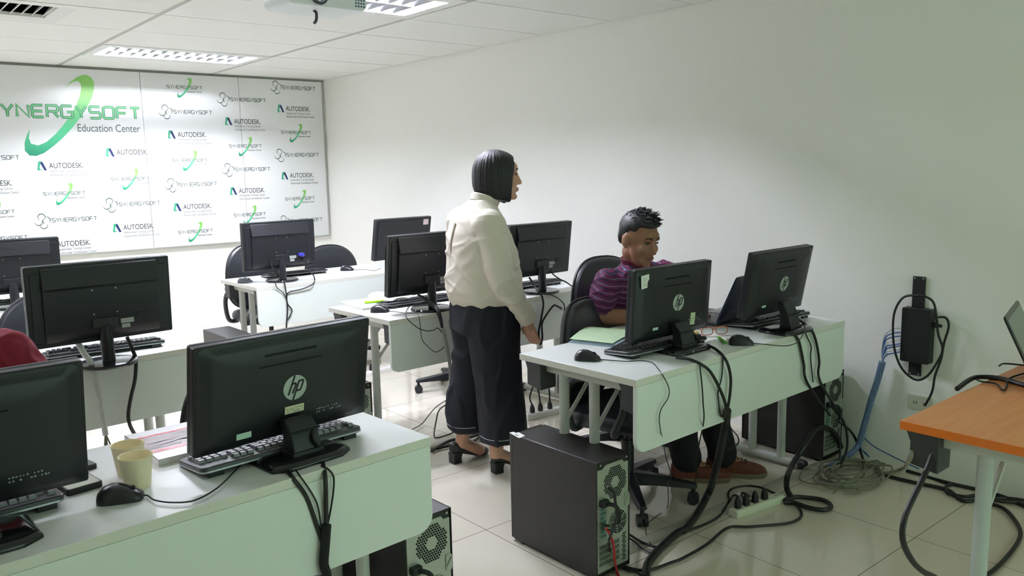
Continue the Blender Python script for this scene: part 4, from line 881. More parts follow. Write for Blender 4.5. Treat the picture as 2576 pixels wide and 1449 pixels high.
# ================================================================ POWER STRIPS
ivory = mat('ivory_plastic', (214, 220, 196), .45)
def strip(label, loc, rz, L, plugs, m=ivory):
    t = thing('power_strip', label, 'power strip', loc, rz)
    b = MB(); b.prism([(-.026, 0), (.026, 0), (.026, .026), (.018, .034), (-.018, .034), (-.026, .026)], -L / 2, L / 2, ax='x'); b.build('body', m, t, bevel=.003)
    b = MB()
    for i in range(5):
        x = -L / 2 + L * (i + .5) / 5
        for q in (-.006, .006): b.span((x + q - .0015, -.004, .0335), (x + q + .0015, .004, .0345))
    b.build('sockets', rear_hole, t, smooth=False)
    for x in plugs:
        b = MB(); b.loft([[(x - .013, -.011, .034), (x + .013, -.011, .034), (x + .013, .011, .034), (x - .013, .011, .034)], [(x - .014, -.009, .062), (x + .012, -.009, .062), (x + .012, .009, .062), (x - .014, .009, .062)], [(x - .008, -.005, .085), (x + .004, -.005, .085), (x + .004, .005, .085), (x - .008, .005, .085)]])
        b.build('inserted_plug', blk_matte, t, bevel=.003)
    return t
strip('ivory power strip with black plugs on the floor below the right desk', (2.945, 1.905, 0), R(-8), .30, (-.12, -.07, -.015, .045))
strip('white power strip on the floor just right of the woman', (3.20, 3.54, 0), R(-6), .30, (-.10, -.04, .03), paper)
strip('white power strip on the floor under the back-row desk', (3.02, 5.17, 0), R(8), .3, (-.08,), paper)
# black wires standing up from the white strip with paper tags
o = MB().tube([(3.10, 3.55, .08), (3.09, 3.56, .13), (3.12, 3.56, .2), (3.13, 3.55, .28)], .005).tube([(3.16, 3.545, .08), (3.15, 3.55, .16), (3.13, 3.55, .2)], .005).tube([(3.23, 3.537, .08), (3.225, 3.54, .18), (3.20, 3.55, .3)], .005).build('power_cables', cable_m)
tag(o, 'black plug leads rising from the white strip right of the woman', 'cable')
b = MB().span((-.016, -.004, -.028), (.016, .004, .028)); o = b.build('cable_tag', paper, None, (3.125, 3.545, .215), R(-40), bevel=.002); tag(o, 'white paper tag wrapped on a lead above the strip, left one', 'tag')
c = o.copy(); COL.objects.link(c); c.location = (3.215, 3.535, .205); c['label'] = 'white paper tag wrapped on a lead above the strip, right one'
# ================================================================ WALL: network box, socket
t = thing('network_switch', 'black network box on a metal strap screwed to the right wall', 'network switch', (XW, 1.645, .675))
MB().prism(rrect(-.065, -.127, .065, .127, .004, 2), -.065, -.012, ax='x').build('case', mat('switch_black', (20, 21, 24), .5, bump=.05, bscale=500), t, bevel=.002)
b = MB(); b.span((-.013, -.012, -.20), (-.003, .045, .27)); b.build('strap', mat('strap_black', (26, 26, 28), .5), t, (0, 0, 0), bevel=.001)
b = MB()
for y in (-.003, .036):
    for z in (.262, -.192): b.cyl((-.013, y, z), (-.0155, y, z), .004, n=10)
b.build('screws', silver, t)
b = MB(); b.span((-.045, -.082, .045), (-.025, -.06, .07)); b.tube([(-.035, -.075, .058), (-.035, -.105, .055)], .008); b.build('power_plug', blk_matte, t, bevel=.003)
b = MB()
for q in range(8): b.span((-.05, .064, -.06 + q * .02), (-.03, .068, -.047 + q * .02))
b.build('network_ports', mat('port_violet', (96, 90, 190), .5), t, smooth=False)
t = thing('wall_socket', 'cream wall socket above the corner of the orange desk', 'socket', (XW, 1.632, .345))
MB().prism(rrect(-.058, -.035, .058, .035, .006), -.009, 0, ax='x').build('face_plate', mat('socket_cream', (206, 208, 190), .4), t, bevel=.002)
b = MB()
for y in (-.025, .02):
    for q in (-.006, .006): b.span((-.0098, y + q - .0015, -.006), (-.0088, y + q + .0015, .006))
b.build('socket_holes', rear_hole, t, smooth=False)
# ================================================================ CUPS, BOOKS, PAPERS
def cup(label, loc):
    t = thing('paper_cup', label, 'cup', loc, 0, 'cream paper cups')
    MB().lathe([(r_, z_ * .82) for r_, z_ in [(.001, .003), (.026, .003), (.0265, 0), (.0285, 0), (.0375, .088), (.0385, .0895), (.0392, .0915), (.0385, .0935), (.037, .0925), (.036, .088), (.0272, .006), (.001, .006)]], 40, cap=False).build('cup_wall', cup_m, t, ang=40)
cup('cream paper cup in front, the nearer of the two beside the mouse', (.498, 2.005, .75))
cup('cream paper cup behind, half hidden by the nearer cup', (.507, 2.105, .75))
def book(label, loc, rz, w, d, h, cover, name='book', cat='book', deco=None):
    t = thing(name, label, cat, loc, rz)
    b = MB(); b.span((.002, .002, .0012), (w - .003, d - .002, h - .0012)); b.build('page_block', paper, t, smooth=False)
    b = MB(); b.span((0, 0, 0), (w, d, .0012)).span((0, 0, h - .0012), (w, d, h)).span((0, 0, 0), (.0015, d, h)); b.build('cover', cover, t, smooth=False)
    if deco: deco(t, h)
    return t
def cover_deco(t, h):
    b = MB(); b.span((.0, .06, h), (.21, .082, h + .0004), 0).span((.0, .205, h), (.21, .218, h + .0004), 0).span((0, .088, h), (.21, .2, h + .0004), 1)
    rr = random.Random(4)
    for i in range(26):
        y = .092 + rr.random() * .1; x = rr.random() * .13; b.ribbon([(x, y), (x + rr.uniform(.03, .08), y + rr.uniform(-.004, .008))], rr.uniform(.002, .007), 0, 2, Matrix(((1, 0, 0, 0), (0, 0, 1, 0), (0, 1, 0, h + .0006), (0, 0, 0, 1))))
    b.build('cover_picture', [mat('cover_red', (196, 32, 44), .25), mat('cover_grey_brown', (150, 132, 122), .25, var=.5, vscale=14, stretch=(3, 12, 1)), mat('cover_dark_brown', (92, 78, 72), .3)], t, smooth=False)
book('glossy magazine with red bands and a brown picture behind the cups', (.575, 2.105, .75), R(2), .21, .27, .018, mat('gloss_white_cover', (236, 236, 236), .2), 'magazine', 'magazine', cover_deco)
# phones near the left-edge monitor
def phone(label, loc, rz, w, d, h, m2):
    t = thing('mobile_phone', label, 'phone', loc, rz)
    MB().prism(rrect(-w / 2, -d / 2, w / 2, d / 2, .008), 0, h, ax='z').build('body', blk, t, bevel=.002)
    MB().prism(rrect(-w / 2 + .004, -d / 2 + .004, w / 2 - .004, d / 2 - .004, .006), h, h + .0006, ax='z').build('screen', m2, t)
phone('dark phone with a pale screen at the back edge behind the left-edge monitor', (.405, 2.27, .75), R(12), .075, .15, .012, mat('pale_screen', (120, 130, 130), .12))
phone('dark slab-like phone in front of the other phone beside the left-edge monitor', (.385, 2.12, .75), R(8), .08, .14, .015, mat('cream_screen', (200, 204, 190), .2))
# open notebook with highlighter on the middle-row desk
t = thing('open_notebook', 'open white notebook with a curled page on the middle-row desk', 'notebook', (2.255, 3.93, .75), R(-4))
MB().span((-.12, -.15, 0), (.06, .14, .014)).build('left_pages', paper, t, bevel=.002)
b = MB(); prof = [(.05, .014), (.06, .034), (.085, .045), (.12, .046), (.17, .036), (.21, .02), (.235, .014)]
b.prism(prof + [(.235, .008), (.2, .012), (.16, .024), (.11, .03), (.085, .028), (.07, .014)], -.15, .14, ax='y'); b.build('curled_pages', paper, t, ang=60)
MB().span((.05, -.15, 0), (.235, .14, .008)).build('right_pages', paper, t, smooth=False)
t = thing('highlighter_pen', 'lime green highlighter lying on the open notebook', 'highlighter', (2.265, 3.885, .7715), R(-18))
MB().cyl((-.065, 0, 0), (.045, 0, 0), .0075, n=14).build('barrel', green_mark, t); MB().cyl((.045, 0, 0), (.075, 0, 0), .0082, n=14).build('cap', mat('lime_cap', (120, 200, 20), .4), t)
# pale green booklet and papers by the seated man
t = thing('green_booklet', 'pale green worksheet booklet by the mouse on the right desk', 'booklet', (2.50, 2.375, .75), R(17))
pg = mat('pale_green_paper', (196, 222, 184), .7); lb = mat('pale_blue_paper', (186, 206, 220), .7)
def sheet(b, w, d, z0, amp, n=14, ox=0, oy=0, th=.0012):
    vs = []
    for i in range(n + 1):
        for j in (0, 1):
            for k in (0, 1):
                u = i / n; vs.append((ox - w / 2 + w * u, oy - d / 2 + d * j, z0 + amp * math.sin(math.pi * u) ** 1.2 * (1 if j else .35) + th * k))
    fs = []
    for i in range(n):
        a, c = 4 * i, 4 * i + 4
        fs += [(a, c, c + 2, a + 2), (a + 1, a + 3, c + 3, c + 1), (a, a + 1, c + 1, c), (a + 2, c + 2, c + 3, a + 3)]
    fs += [(0, 2, 3, 1), (4 * n, 4 * n + 1, 4 * n + 3, 4 * n + 2)]
    b.add(vs, fs)
b = MB()
for q in range(4): sheet(b, .285, .205, .001 + q * .003, .004 + q * .004, ox=.004 * q - .006, oy=-.003 * q)
b.build('inner_sheets', lb, t)
b = MB(); sheet(b, .28, .2, .0155, .022); cov = b.build('top_sheet', pg, t)
b = MB(); rr = random.Random(9)
for j in range(9):
    for i in range(10):
        u0 = .12 + i * .078; z = .0155 + .022 * math.sin(math.pi * u0) ** 1.2 * (.35 + .65 * (j + 1) / 11) + .0022
        if rr.random() < .75: b.span((-.14 + .28 * u0, -.085 + j * .018, z), (-.14 + .28 * u0 + .013 * rr.random() + .004, -.085 + j * .018 + .0016, z + .0002))
b.build('printed_text', mat('faded_print', (140, 168, 132), .7), cov, smooth=False)
o = MB().prism([(-.11, -.15), (.10, -.148), (.105, .148), (-.105, .15)], 0, .004, ax='z').build('paper_sheets', paper, None, (2.68, 2.365, .7502), R(4), bevel=.001); tag(o, 'white paper sheets beside the green booklet under the monitor', 'paper')
o = MB().cyl((-.05, 0, .005), (.05, 0, .005), .005, n=10).build('blue_pen', mat('pen_blue', (40, 110, 200), .4), None, (2.665, 2.40, .755), R(10)); tag(o, 'blue pen at the corner of the green booklet', 'pen')
o = MB().prism([(-.05, -.04), (.05, -.03), (.045, .05), (-.04, .04)], 0, .005, ax='z').build('memo_pad', mat('memo_yellow', (226, 190, 90), .7), None, (2.82, 2.19, .7502), R(10), bevel=.001); tag(o, 'yellow memo pad behind the monitor with the paper note', 'memo pad')
# glasses
t = thing('eyeglasses', 'orange-brown framed eyeglasses lying on the right desk', 'glasses', (2.868, 2.085, .751), R(-26))
fr = mat('brown_orange_frame', (176, 74, 34), .3)
b = MB()
for s in (-1, 1):
    L = [(s * .034 + .027 * math.copysign(abs(math.cos(a)) ** .7, math.cos(a)), 0, .021 + .017 * math.copysign(abs(math.sin(a)) ** .7, math.sin(a))) for a in [2 * math.pi * i / 28 for i in range(29)]]
    b.tube(L, .0019, n=7, sub=1)
b.tube([(-.009, -.001, .026), (0, -.003, .029), (.009, -.001, .026)], .002); b.build('rims', fr, t)
b = MB()
for s in (-1, 1): b.prism([(s * .034 + .026 * math.copysign(abs(math.cos(a)) ** .7, math.cos(a)), .021 + .016 * math.copysign(abs(math.sin(a)) ** .7, math.sin(a))) for a in [2 * math.pi * i / 28 for i in range(28)]], -.0005, .0005)
b.build('lenses', mat('clear_lens', (235, 240, 240), .05, trans=.95), t)
b = MB()
for s in (-1, 1): b.tube([(s * .06, 0, .03), (s * .064, .03, .028), (s * .062, .10, .016), (s * .055, .13, .003)], .0018, n=6)
b.build('temples', fr, t)
t = thing('green_marker', 'green marker lying below the glasses on the right desk', 'highlighter', (2.795, 1.995, .756), R(52))
MB().cyl((-.055, 0, 0), (.05, 0, 0), .0065, n=12).build('barrel', mat('marker_green', (96, 190, 60), .4), t); MB().tube([(-.05, .002, .007), (0, .004, .009), (.04, .002, .007)], .002).build('clip', green_mark, t)
t = thing('white_marker', 'white marker pen pointing at the mouse on the right desk', 'marker', (2.795, 1.955, .756), R(48))
MB().cyl((-.045, 0, 0), (.03, 0, 0), .0058, n=12).build('barrel', mat('marker_pale', (200, 216, 190), .4), t); MB().cyl((.03, 0, 0), (.058, 0, 0), .0064, n=12).build('cap', mat('marker_cap_white', (230, 234, 226), .4), t)
for i, (lx, ly, key) in enumerate(((2.435, 1.99, 0), (3.10, 1.975, 1))):
    o = MB().cyl((0, 0, .006), (.075, -.055, .006), .0055, n=10).build('cable_connector', mat('grey_connector', (168, 172, 168), .4), None, (lx + .02, ly - .0, .752), 0)
    tag(o, ('pale grey cable connector lying beside the stand of the noted monitor', 'pale grey cable connector lying beside the stand of the tilted monitor')[i], 'connector')
o = MB().prism([(-.15, -.105), (.15, -.105), (.15, .105), (-.15, .105)], 0, .02, ax='z').build('paper_stack', mat('lilac_white_paper', (214, 214, 226), .7), None, (3.40, 2.32, .7505), R(10), bevel=.002); tag(o, 'small stack of papers behind the navy laptop', 'papers')
# ================================================================ LAPTOPS
def laptop(label, hinge, hd, width, depth, tilt, lidm, basem, kind):
    # hinge: middle of the hinge line, hd: direction of the hinge line; the keyboard side lies 90 degrees left of hd
    t = thing('laptop', label, 'laptop', hinge, math.atan2(hd[1], hd[0]))
    b = MB(); b.prism(rrect(-width / 2, 0, width / 2, depth, .012), 0, .018, ax='z'); b.build('base', basem, t, bevel=.003)
    b = MB()
    for i in range(14):
        for j in range(5):
            x = -width / 2 + .02 + i * (width - .04) / 14; y = .022 + j * .0185; b.span((x, y, .018), (x + (width - .04) / 14 - .003, y + .0155, .0195))
    o = b.build('keys', keycap, t, smooth=False); o['kind'] = 'stuff'
    MB().span((-.05, .14, .0181), (.05, depth - .02, .0186)).build('touchpad', dkplastic, t, smooth=False)
    T = Matrix.Translation((0, .002, .018)) @ Matrix.Rotation(tilt, 4, 'X')
    b = MB(); b.prism(rrect(-width / 2, 0, width / 2, depth, .012), -.004, .004, M=T); lid = b.build('lid', lidm, t, bevel=.002)
    b = MB(); b.prism(rrect(-width / 2 + .012, .018, width / 2 - .012, depth - .014, .004), .0042, .0048, M=T); b.build('screen', screen_m if kind else mat('grey_green_screen', (104, 118, 112), .3), t, smooth=False)
    if kind:
        o = MB().cyl((0, 0, 0), (0, -.0008, 0), .011, n=28).build('lid_badge', logo_s, lid); o.matrix_local = T @ Matrix.Translation((0, -.0042, depth * .55))
    return t
laptop('navy laptop open on the right desk between the two monitors', (3.198, 2.216, .75), (.99, .14), .34, .235, R(24), mat('navy_lid', (24, 38, 70), .25), mat('laptop_dark_grey', (60, 64, 70), .35), 1)
laptop('grey laptop open at the right edge on the orange desk', (3.02, .896, .75), (-.973, -.23), .386, .237, R(25), mat('black_lid', (30, 31, 33), .3), mat('laptop_black_base', (36, 37, 40), .35), 0)
# ================================================================ PEOPLE
def organic(name, blobs, voxel, smooth, m, parent, disp=None, M=None, ang=180):
    b = MB()
    for bl in blobs:
        T = bl[-1] if isinstance(bl[-1], Matrix) else None
        if bl[0] == 'c':
            p0, p1, r0, r1 = Vector(bl[1]), Vector(bl[2]), bl[3], bl[4]
            if T: p0, p1 = T @ p0, T @ p1
            b.cyl(p0, p1, r0, r1, n=20); b.ell(p0, (r0,) * 3, n=16, k=10); b.ell(p1, (r1,) * 3, n=16, k=10)
        elif bl[0] == 'e': b.ell(bl[1], bl[2], M=T, n=28, k=18)
        elif bl[0] == 'l':
            rings = [[(x + rx * math.copysign(abs(math.cos(a)) ** .85, math.cos(a)), y + ry * math.copysign(abs(math.sin(a)) ** .85, math.sin(a)), z) for a in [2 * math.pi * i / 40 for i in range(40)]] for x, y, z, rx, ry in bl[1]]
            b.loft(rings, 0, T)
        elif bl[0] == 't': b.tube(bl[1] if not T else [T @ Vector(p) for p in bl[1]], bl[2], n=14)
    o = b.build(name, m, None)
    rm = o.modifiers.new('r', 'REMESH'); rm.mode = 'VOXEL'; rm.voxel_size = voxel; rm.use_smooth_shade = True
    if smooth: sm = o.modifiers.new('s', 'SMOOTH'); sm.factor = .5; sm.iterations = smooth
    dg = bpy.context.evaluated_depsgraph_get(); me = bpy.data.meshes.new_from_object(o.evaluated_get(dg))
    o.modifiers.clear(); old = o.data; o.data = me; bpy.data.meshes.remove(old); me.name = name
    if not me.materials: me.materials.append(m)
    if disp:
        me.update(); nrm = [v.normal.copy() for v in me.vertices]
        for v, n in zip(me.vertices, nrm): v.co = v.co + n * disp(v.co)
    me.polygons.foreach_set('use_smooth', [True] * len(me.polygons)); me.update()
    o.parent = parent
    return o
def hand(side, wrist, fwd, down, palm_n, s=1.0, curl=.5):
    # fingers leave the palm along fwd; 'down' is where the fingers curl to; thumb on the side given
    f = Vector(fwd).normalized(); n = Vector(palm_n); n = (n - f * n.dot(f)).normalized(); a = f.cross(n) * side
    w = Vector(wrist); B = []
    B.append(('c', w, w + f * .035 * s, .021 * s, .024 * s))
    for k, (off, L, r) in enumerate(((-.027, .062, .0075), (-.009, .072, .0082), (.009, .07, .008), (.026, .055, .007))):
        base = w + f * .075 * s + a * off * s
        B.append(('c', w + f * .02 * s + a * off * .55 * s, base, .0125 * s, .0105 * s))
        d = (f + n * curl * (.5 + .12 * k)).normalized(); p1 = base + d * L * .5 * s
        d2 = (f + n * curl * (1.5 + .15 * k)).normalized(); p2 = p1 + d2 * L * .3 * s; d3 = (f + n * curl * 2.6).normalized(); p3 = p2 + d3 * L * .26 * s
        B += [('c', base, p1, r * 1.12 * s, r * s), ('c', p1, p2, r * s, r * .92 * s), ('c', p2, p3, r * .92 * s, r * .78 * s)]
    t0 = w + f * .022 * s - a * .024 * s; t1 = t0 + (f * .6 - a * .75 + n * .35).normalized() * .036 * s; t2 = t1 + (f * .95 - a * .2 + n * .3).normalized() * .03 * s
    B += [('c', t0, t1, .0125 * s, .0098 * s), ('c', t1, t2, .0095 * s, .0075 * s)]
    return B
def head_blobs(H, fem, s=1.0):
    k = s
    B = [('e', (-.008 * k, 0, .03 * k), (.098 * k, .076 * k, .093 * k), H), ('e', (.032 * k, 0, -.03 * k), (.062 * k, .06 * k, .085 * k), H),
         ('e', (.04 * k, 0, -.082 * k), (.045 * k, .046 * k, .034 * k), H), ('e', (.075 * k, 0, -.103 * k), (.022 * k, .021 * k, .017 * k), H),
         ('c', (.09 * k, 0, .012 * k), (.108 * k, 0, -.03 * k), .0085 * k, .0115 * k, H), ('e', (.110 * k, 0, -.037 * k), (.0125 * k, .012 * k, .010 * k), H),
         ('e', (.097 * k, .0125 * k, -.040 * k), (.011 * k, .008 * k, .0075 * k), H), ('e', (.097 * k, -.0125 * k, -.040 * k), (.011 * k, .008 * k, .0075 * k), H),
         ('e', (.091 * k, 0, -.064 * k), (.0125 * k, .023 * k, .006 * k), H), ('e', (.089 * k, 0, -.074 * k), (.0125 * k, .02 * k, .0065 * k), H),
         ('e', (.078 * k, 0, .035 * k), (.022 * k, .046 * k, .03 * k), H)]
    for q in (-1, 1):
        B += [('e', (.066 * k, q * .036 * k, -.03 * k), (.026 * k, .023 * k, .026 * k), H), ('e', (.083 * k, q * .031 * k, .02 * k), (.012 * k, .02 * k, .0065 * k), H),
              ('e', (-.010 * k, q * .083 * k, -.004 * k), (.019 * k, .0075 * k, .031 * k), H), ('e', (.0 * k, q * .078 * k, -.004 * k), (.012 * k, .008 * k, .026 * k), H), ('e', (-.002 * k, q * .079 * k, -.032 * k), (.009 * k, .007 * k, .012 * k), H)]
    return B
def face_parts(t, H, k, brow_m, lip_c):
    for q in (-1, 1):
        o = MB().ell((0, 0, 0), (.0055 * k, .0125 * k, .0032 * k)).build('eye', mat('eye_white', (140, 124, 112), .25), t); o.matrix_local = H @ Matrix.Translation((.0865 * k, q * .031 * k, .004 * k)) @ Matrix.Rotation(q * .3, 4, 'Z')
        o2 = MB().ell((0, 0, 0), (.0052 * k, .006 * k, .0034 * k)).build('iris', mat('iris_dark', (28, 20, 16), .15), o); o2.location = (.0018 * k, 0, -.0005)
        o = MB().tube([(.0955 * k, q * .015 * k, .026 * k), (.0945 * k, q * .03 * k, .0315 * k), (.082 * k, q * .047 * k, .028 * k)], lambda u: .0042 * k * (1 - .5 * u), n=7).build('eyebrow', brow_m, t); o.matrix_local = H
        o = MB().tube([(.0925 * k, q * .018 * k, .008 * k), (.0935 * k, q * .031 * k, .0105 * k), (.083 * k, q * .044 * k, .006 * k)], .0016 * k, n=5).build('eyelash', brow_m, t); o.matrix_local = H
    o = MB().ell((.0965 * k, 0, -.0645 * k), (.008 * k, .021 * k, .0048 * k)).ell((.0945 * k, 0, -.073 * k), (.008 * k, .018 * k, .0055 * k)).build('lips', mat('lips_' + lip_c, {'w': (170, 88, 84), 'm': (128, 80, 74)}[lip_c], .4), t); o.matrix_local = H
hair_m = mat('black_hair', (13, 13, 17), .48, bump=1, bscale=45, stretch=(7, 7, .45))
def wrinkle(scale, amp, st=(1, 1, 1), seed=0):
    def f(p):
        q = Vector((p.x * st[0] * scale + seed, p.y * st[1] * scale, p.z * st[2] * scale))
        a = noise.noise(q); r = 1 - abs(noise.noise(q * 1.7 + Vector((3, 1, 7)))) * 2
        return amp * (a * .6 + max(0, r - .55) * 1.6)
    return f
def fabric(name, c, rough=.75, bump=.12, scale=900): return mat(name, c, rough, bump=bump, bscale=scale)
# ---------------------------------------------------------------- the standing woman (forward +X, left +Y)
t = thing('person', 'standing woman with black bob, beige shirt and wide navy trousers between the desks', 'person', (2.33, 3.135, 0), R(-12))
H = Matrix.Translation((.180, 0, 1.448)) @ Matrix.Rotation(R(-17), 4, 'Z')
B = head_blobs(H, True, 1.0)
B += [('c', (.155, 0, 1.37), (.09, 0, 1.25), .048, .056), ('l', [(.08, 0, .80, .10, .13), (.08, 0, .95, .11, .14), (.07, 0, 1.1, .105, .15), (.06, 0, 1.2, .085, .15), (.07, 0, 1.26, .05, .07)])]
for q, xs, ex, wx in ((-1, .05, .075, .215), (1, .05, .06, .12)):
    B += [('c', (xs, q * .16, 1.2), (ex, q * .225, .965), .048, .04), ('c', (ex, q * .225, .965), (wx, q * .207, .772), .038, .027)]
    fw = Vector((.3, q * .02, -.95)); B += hand(-q, (wx + .004, q * .205, .757), fw, None, (.8, -q * .5, .1) , .95, .42)
for q, hx, kx, ax, y in ((-1, .08, .10, .082, -.112), (1, .08, .07, .0, .118)):
    B += [('c', (hx, q * .09, .82), (kx, q * .105, .45), .075, .052), ('c', (kx, q * .105, .45), (ax, y, .10), .05, .034), ('c', (ax, y, .10), (ax + .10, y, .045), .032, .03)]
organic('body', B, .005, 5, skin_w, t)
face_parts(t, H, 1.0, hair_m, 'w')
# hair: bob with an opening for the face
rings = []
for z, cx, rx, ry in ((-.118, -.004, .078, .082), (-.112, -.006, .092, .09), (-.098, -.009, .102, .096), (-.06, -.012, .110, .101), (0, -.008, .115, .104), (.04, -.007, .113, .101), (.075, -.008, .101, .09), (.102, -.01, .078, .069), (.119, -.012, .045, .04), (.125, -.012, .012, .011)):
    rg = []
    for i in range(180):
        a = -math.pi + 2 * math.pi * i / 180; k = 1.0
        open_ = 52 - max(0, z + .03) * 220; u = abs(math.degrees(a))
        if z < .065:
            e = max(0, min(1, (open_ - u) / 9)); k = 1 - e * (.52 if z < .045 else .3)
        k *= 1 + .012 * math.sin(41 * a + 2 * math.sin(5 * a)) * (1 if z < .11 else .4) + .008 * math.sin(17 * a)
        x = cx + rx * math.cos(a) * k; y = ry * math.sin(a) * k
        zz = z - .020 * math.cos(a) * max(0, min(1, (-.03 - z) / .07)) + (.0015 * math.sin(i * 2.1) if z < -.11 else 0)
        rg.append((x, y, zz))
    rings.append(rg)
o = MB().loft(rings).build('hair', hair_m, t, ang=70, sub=1); o.matrix_local = H
shirt = fabric('beige_cotton', (222, 214, 200), .75)
B = [('l', [(.092, 0, .838, .148, .186), (.092, 0, .858, .165, .2), (.09, 0, .91, .172, .206), (.09, 0, .99, .168, .204), (.085, 0, 1.08, .155, .2), (.072, 0, 1.18, .132, .192), (.068, 0, 1.24, .108, .175), (.072, 0, 1.285, .086, .125), (.084, 0, 1.318, .07, .085), (.095, 0, 1.335, .06, .066)])]
for q, ex, wx in ((-1, .075, .212), (1, .06, .115)):
    B += [('c', (.052, q * .155, 1.225), (ex, q * .228, .97), .075, .062), ('c', (ex, q * .228, .97), (wx, q * .209, .787), .06, .043), ('e', (.055, q * .145, 1.222), (.085, .075, .07))]
def crease(scale, amp, st, seed=0, w=.10):
    def f(p):
        q = Vector((p.x * st[0] * scale + seed, p.y * st[1] * scale, p.z * st[2] * scale)); n = noise.noise(q)
        m_ = .5 + .5 * noise.noise(q * .6 + Vector((9, 4, 2)))
        return amp * m_ * math.exp(-(n / w) ** 2)
    return f
wr = crease(5.5, .011, (1, 1, 1.25)); wr2 = crease(8, .007, (.8, .8, 1.6), 4)
pleat = lambda p: -.010 * math.exp(-((p.y - .012) / .010) ** 2) * max(0, min(1, (p.z - 1.0) / .18)) * (1 if p.x < .05 and p.z < 1.225 else 0)
organic('shirt', B, .006, 5, shirt, t, lambda p: (wr(p) + wr2(p)) * (1 if p.z < 1.17 else .35) + pleat(p))
b = MB(); b.lathe([(.064, 0), (.07, .004), (.068, .036), (.063, .04), (.06, .034)], 36, M=Matrix.Translation((.100, 0, 1.314)) @ Matrix.Rotation(R(20), 4, 'Y'), cap=False)
b.build('collar', shirt, t)
b = MB(); P = [(.010 - .055 * (abs(y) / .15) ** 2 * 0 - .052, y, 1.222 - .01 * abs(y) / .15) for y in (-.15, -.1, -.05, 0, .05, .1, .15)]
b.tube([(-.034 + abs(y) * abs(y) * 1.6, y, 1.222) for y in (-.16, -.11, -.05, 0, .05, .11, .16)], .0028, n=6); b.tube([(-.040, .012, 1.225), (-.066, .014, 1.15), (-.072, .012, 1.08)], lambda u: .007 * (1 - u) + .001, n=7)
b.build('yoke_seam', mat('seam_dark_beige', (176, 166, 148), .8), t)  # seam and pleat lines in a beige darker than the shirt
for q, wx in ((-1, .212), (1, .115)):
    b = MB(); d = Vector((wx - .07, q * (.209 - .228), -.183)).normalized(); p = Vector((wx, q * .209, .782)); b.cyl(p - d * .035, p + d * .022, .046, .046, n=28); b.build('cuff', shirt, t, bevel=.004)
MB().ell((.187, -.248, .802), (.004, .0025, .004)).build('button', paper, t)
pant = fabric('navy_denim', (16, 19, 32), .8, .2, 700)
B = [('l', [(.092, 0, .70, .15, .19), (.092, 0, .81, .152, .188), (.09, 0, .89, .135, .172)])]
for q, y0, x1, y1, zb in ((-1, -.098, .125, -.112, .165), (1, .098, .05, .122, .175)):
    B.append(('l', [(x1, y1, zb, .112, .102), (x1 - .008, y1, .3, .108, .1), (.1 * .5 + x1 * .5 - .004, y1 * .6 + y0 * .4, .45, .108, .1), (.095, y0, .6, .118, .1), (.095, y0 * .95, .72, .135, .1), (.095, y0 * .8, .78, .135, .1)]))
wp = wrinkle(6, .012, (1, 1, .45), 5)
organic('trousers', B, .0075, 4, pant, t, lambda p: wp(p))
for q, x1, y1, zb in ((-1, .125, -.112, .182), (1, .05, .122, .192)):
    b = MB(); b.tube([(x1 + .116 * math.copysign(abs(math.cos(a)) ** .85, math.cos(a)), y1 + .106 * math.copysign(abs(math.sin(a)) ** .85, math.sin(a)), zb + .012) for a in [2 * math.pi * i / 40 for i in range(41)]], .0018, n=5, sub=1); b.build('hem_stitch', mat('white_stitch', (176, 180, 186), .7), t)
for q, x, y, a in ((-1, .058, -.112, 4), (1, -.063, .118, 9)):
    secs = ((-.002, .018, .055, .108), (.018, .03, .052, .116), (.06, .034, .044, .1), (.11, .036, .024, .078), (.16, .041, .006, .062), (.2, .037, .004, .05), (.222, .024, .005, .04), (.231, .008, .01, .03)); rings = []
    for sx, hw, z0, z1 in secs:
        rings.append([(sx, hw * math.copysign(abs(math.cos(c)) ** .8, math.cos(c)), (z0 + z1) / 2 + (z1 - z0) / 2 * math.copysign(abs(math.sin(c)) ** .7, math.sin(c))) for c in [2 * math.pi * i / 24 for i in range(24)]])
    b = MB(); b.loft(rings); o = b.build('shoe', mat('black_shoe_leather', (34, 33, 35), .4, bump=.1, bscale=300), t, (x, y, 0), R(a), ang=60, sub=1)
    b = MB(); b.loft([[(px * k + .003, py * k, z) for px, py in ((0, -.026), (.052, -.026), (.052, .026), (0, .026))] for z, k in ((0, .95), (.03, .95), (.058, 1.1))]); b.build('heel', blk_matte, o, bevel=.004)
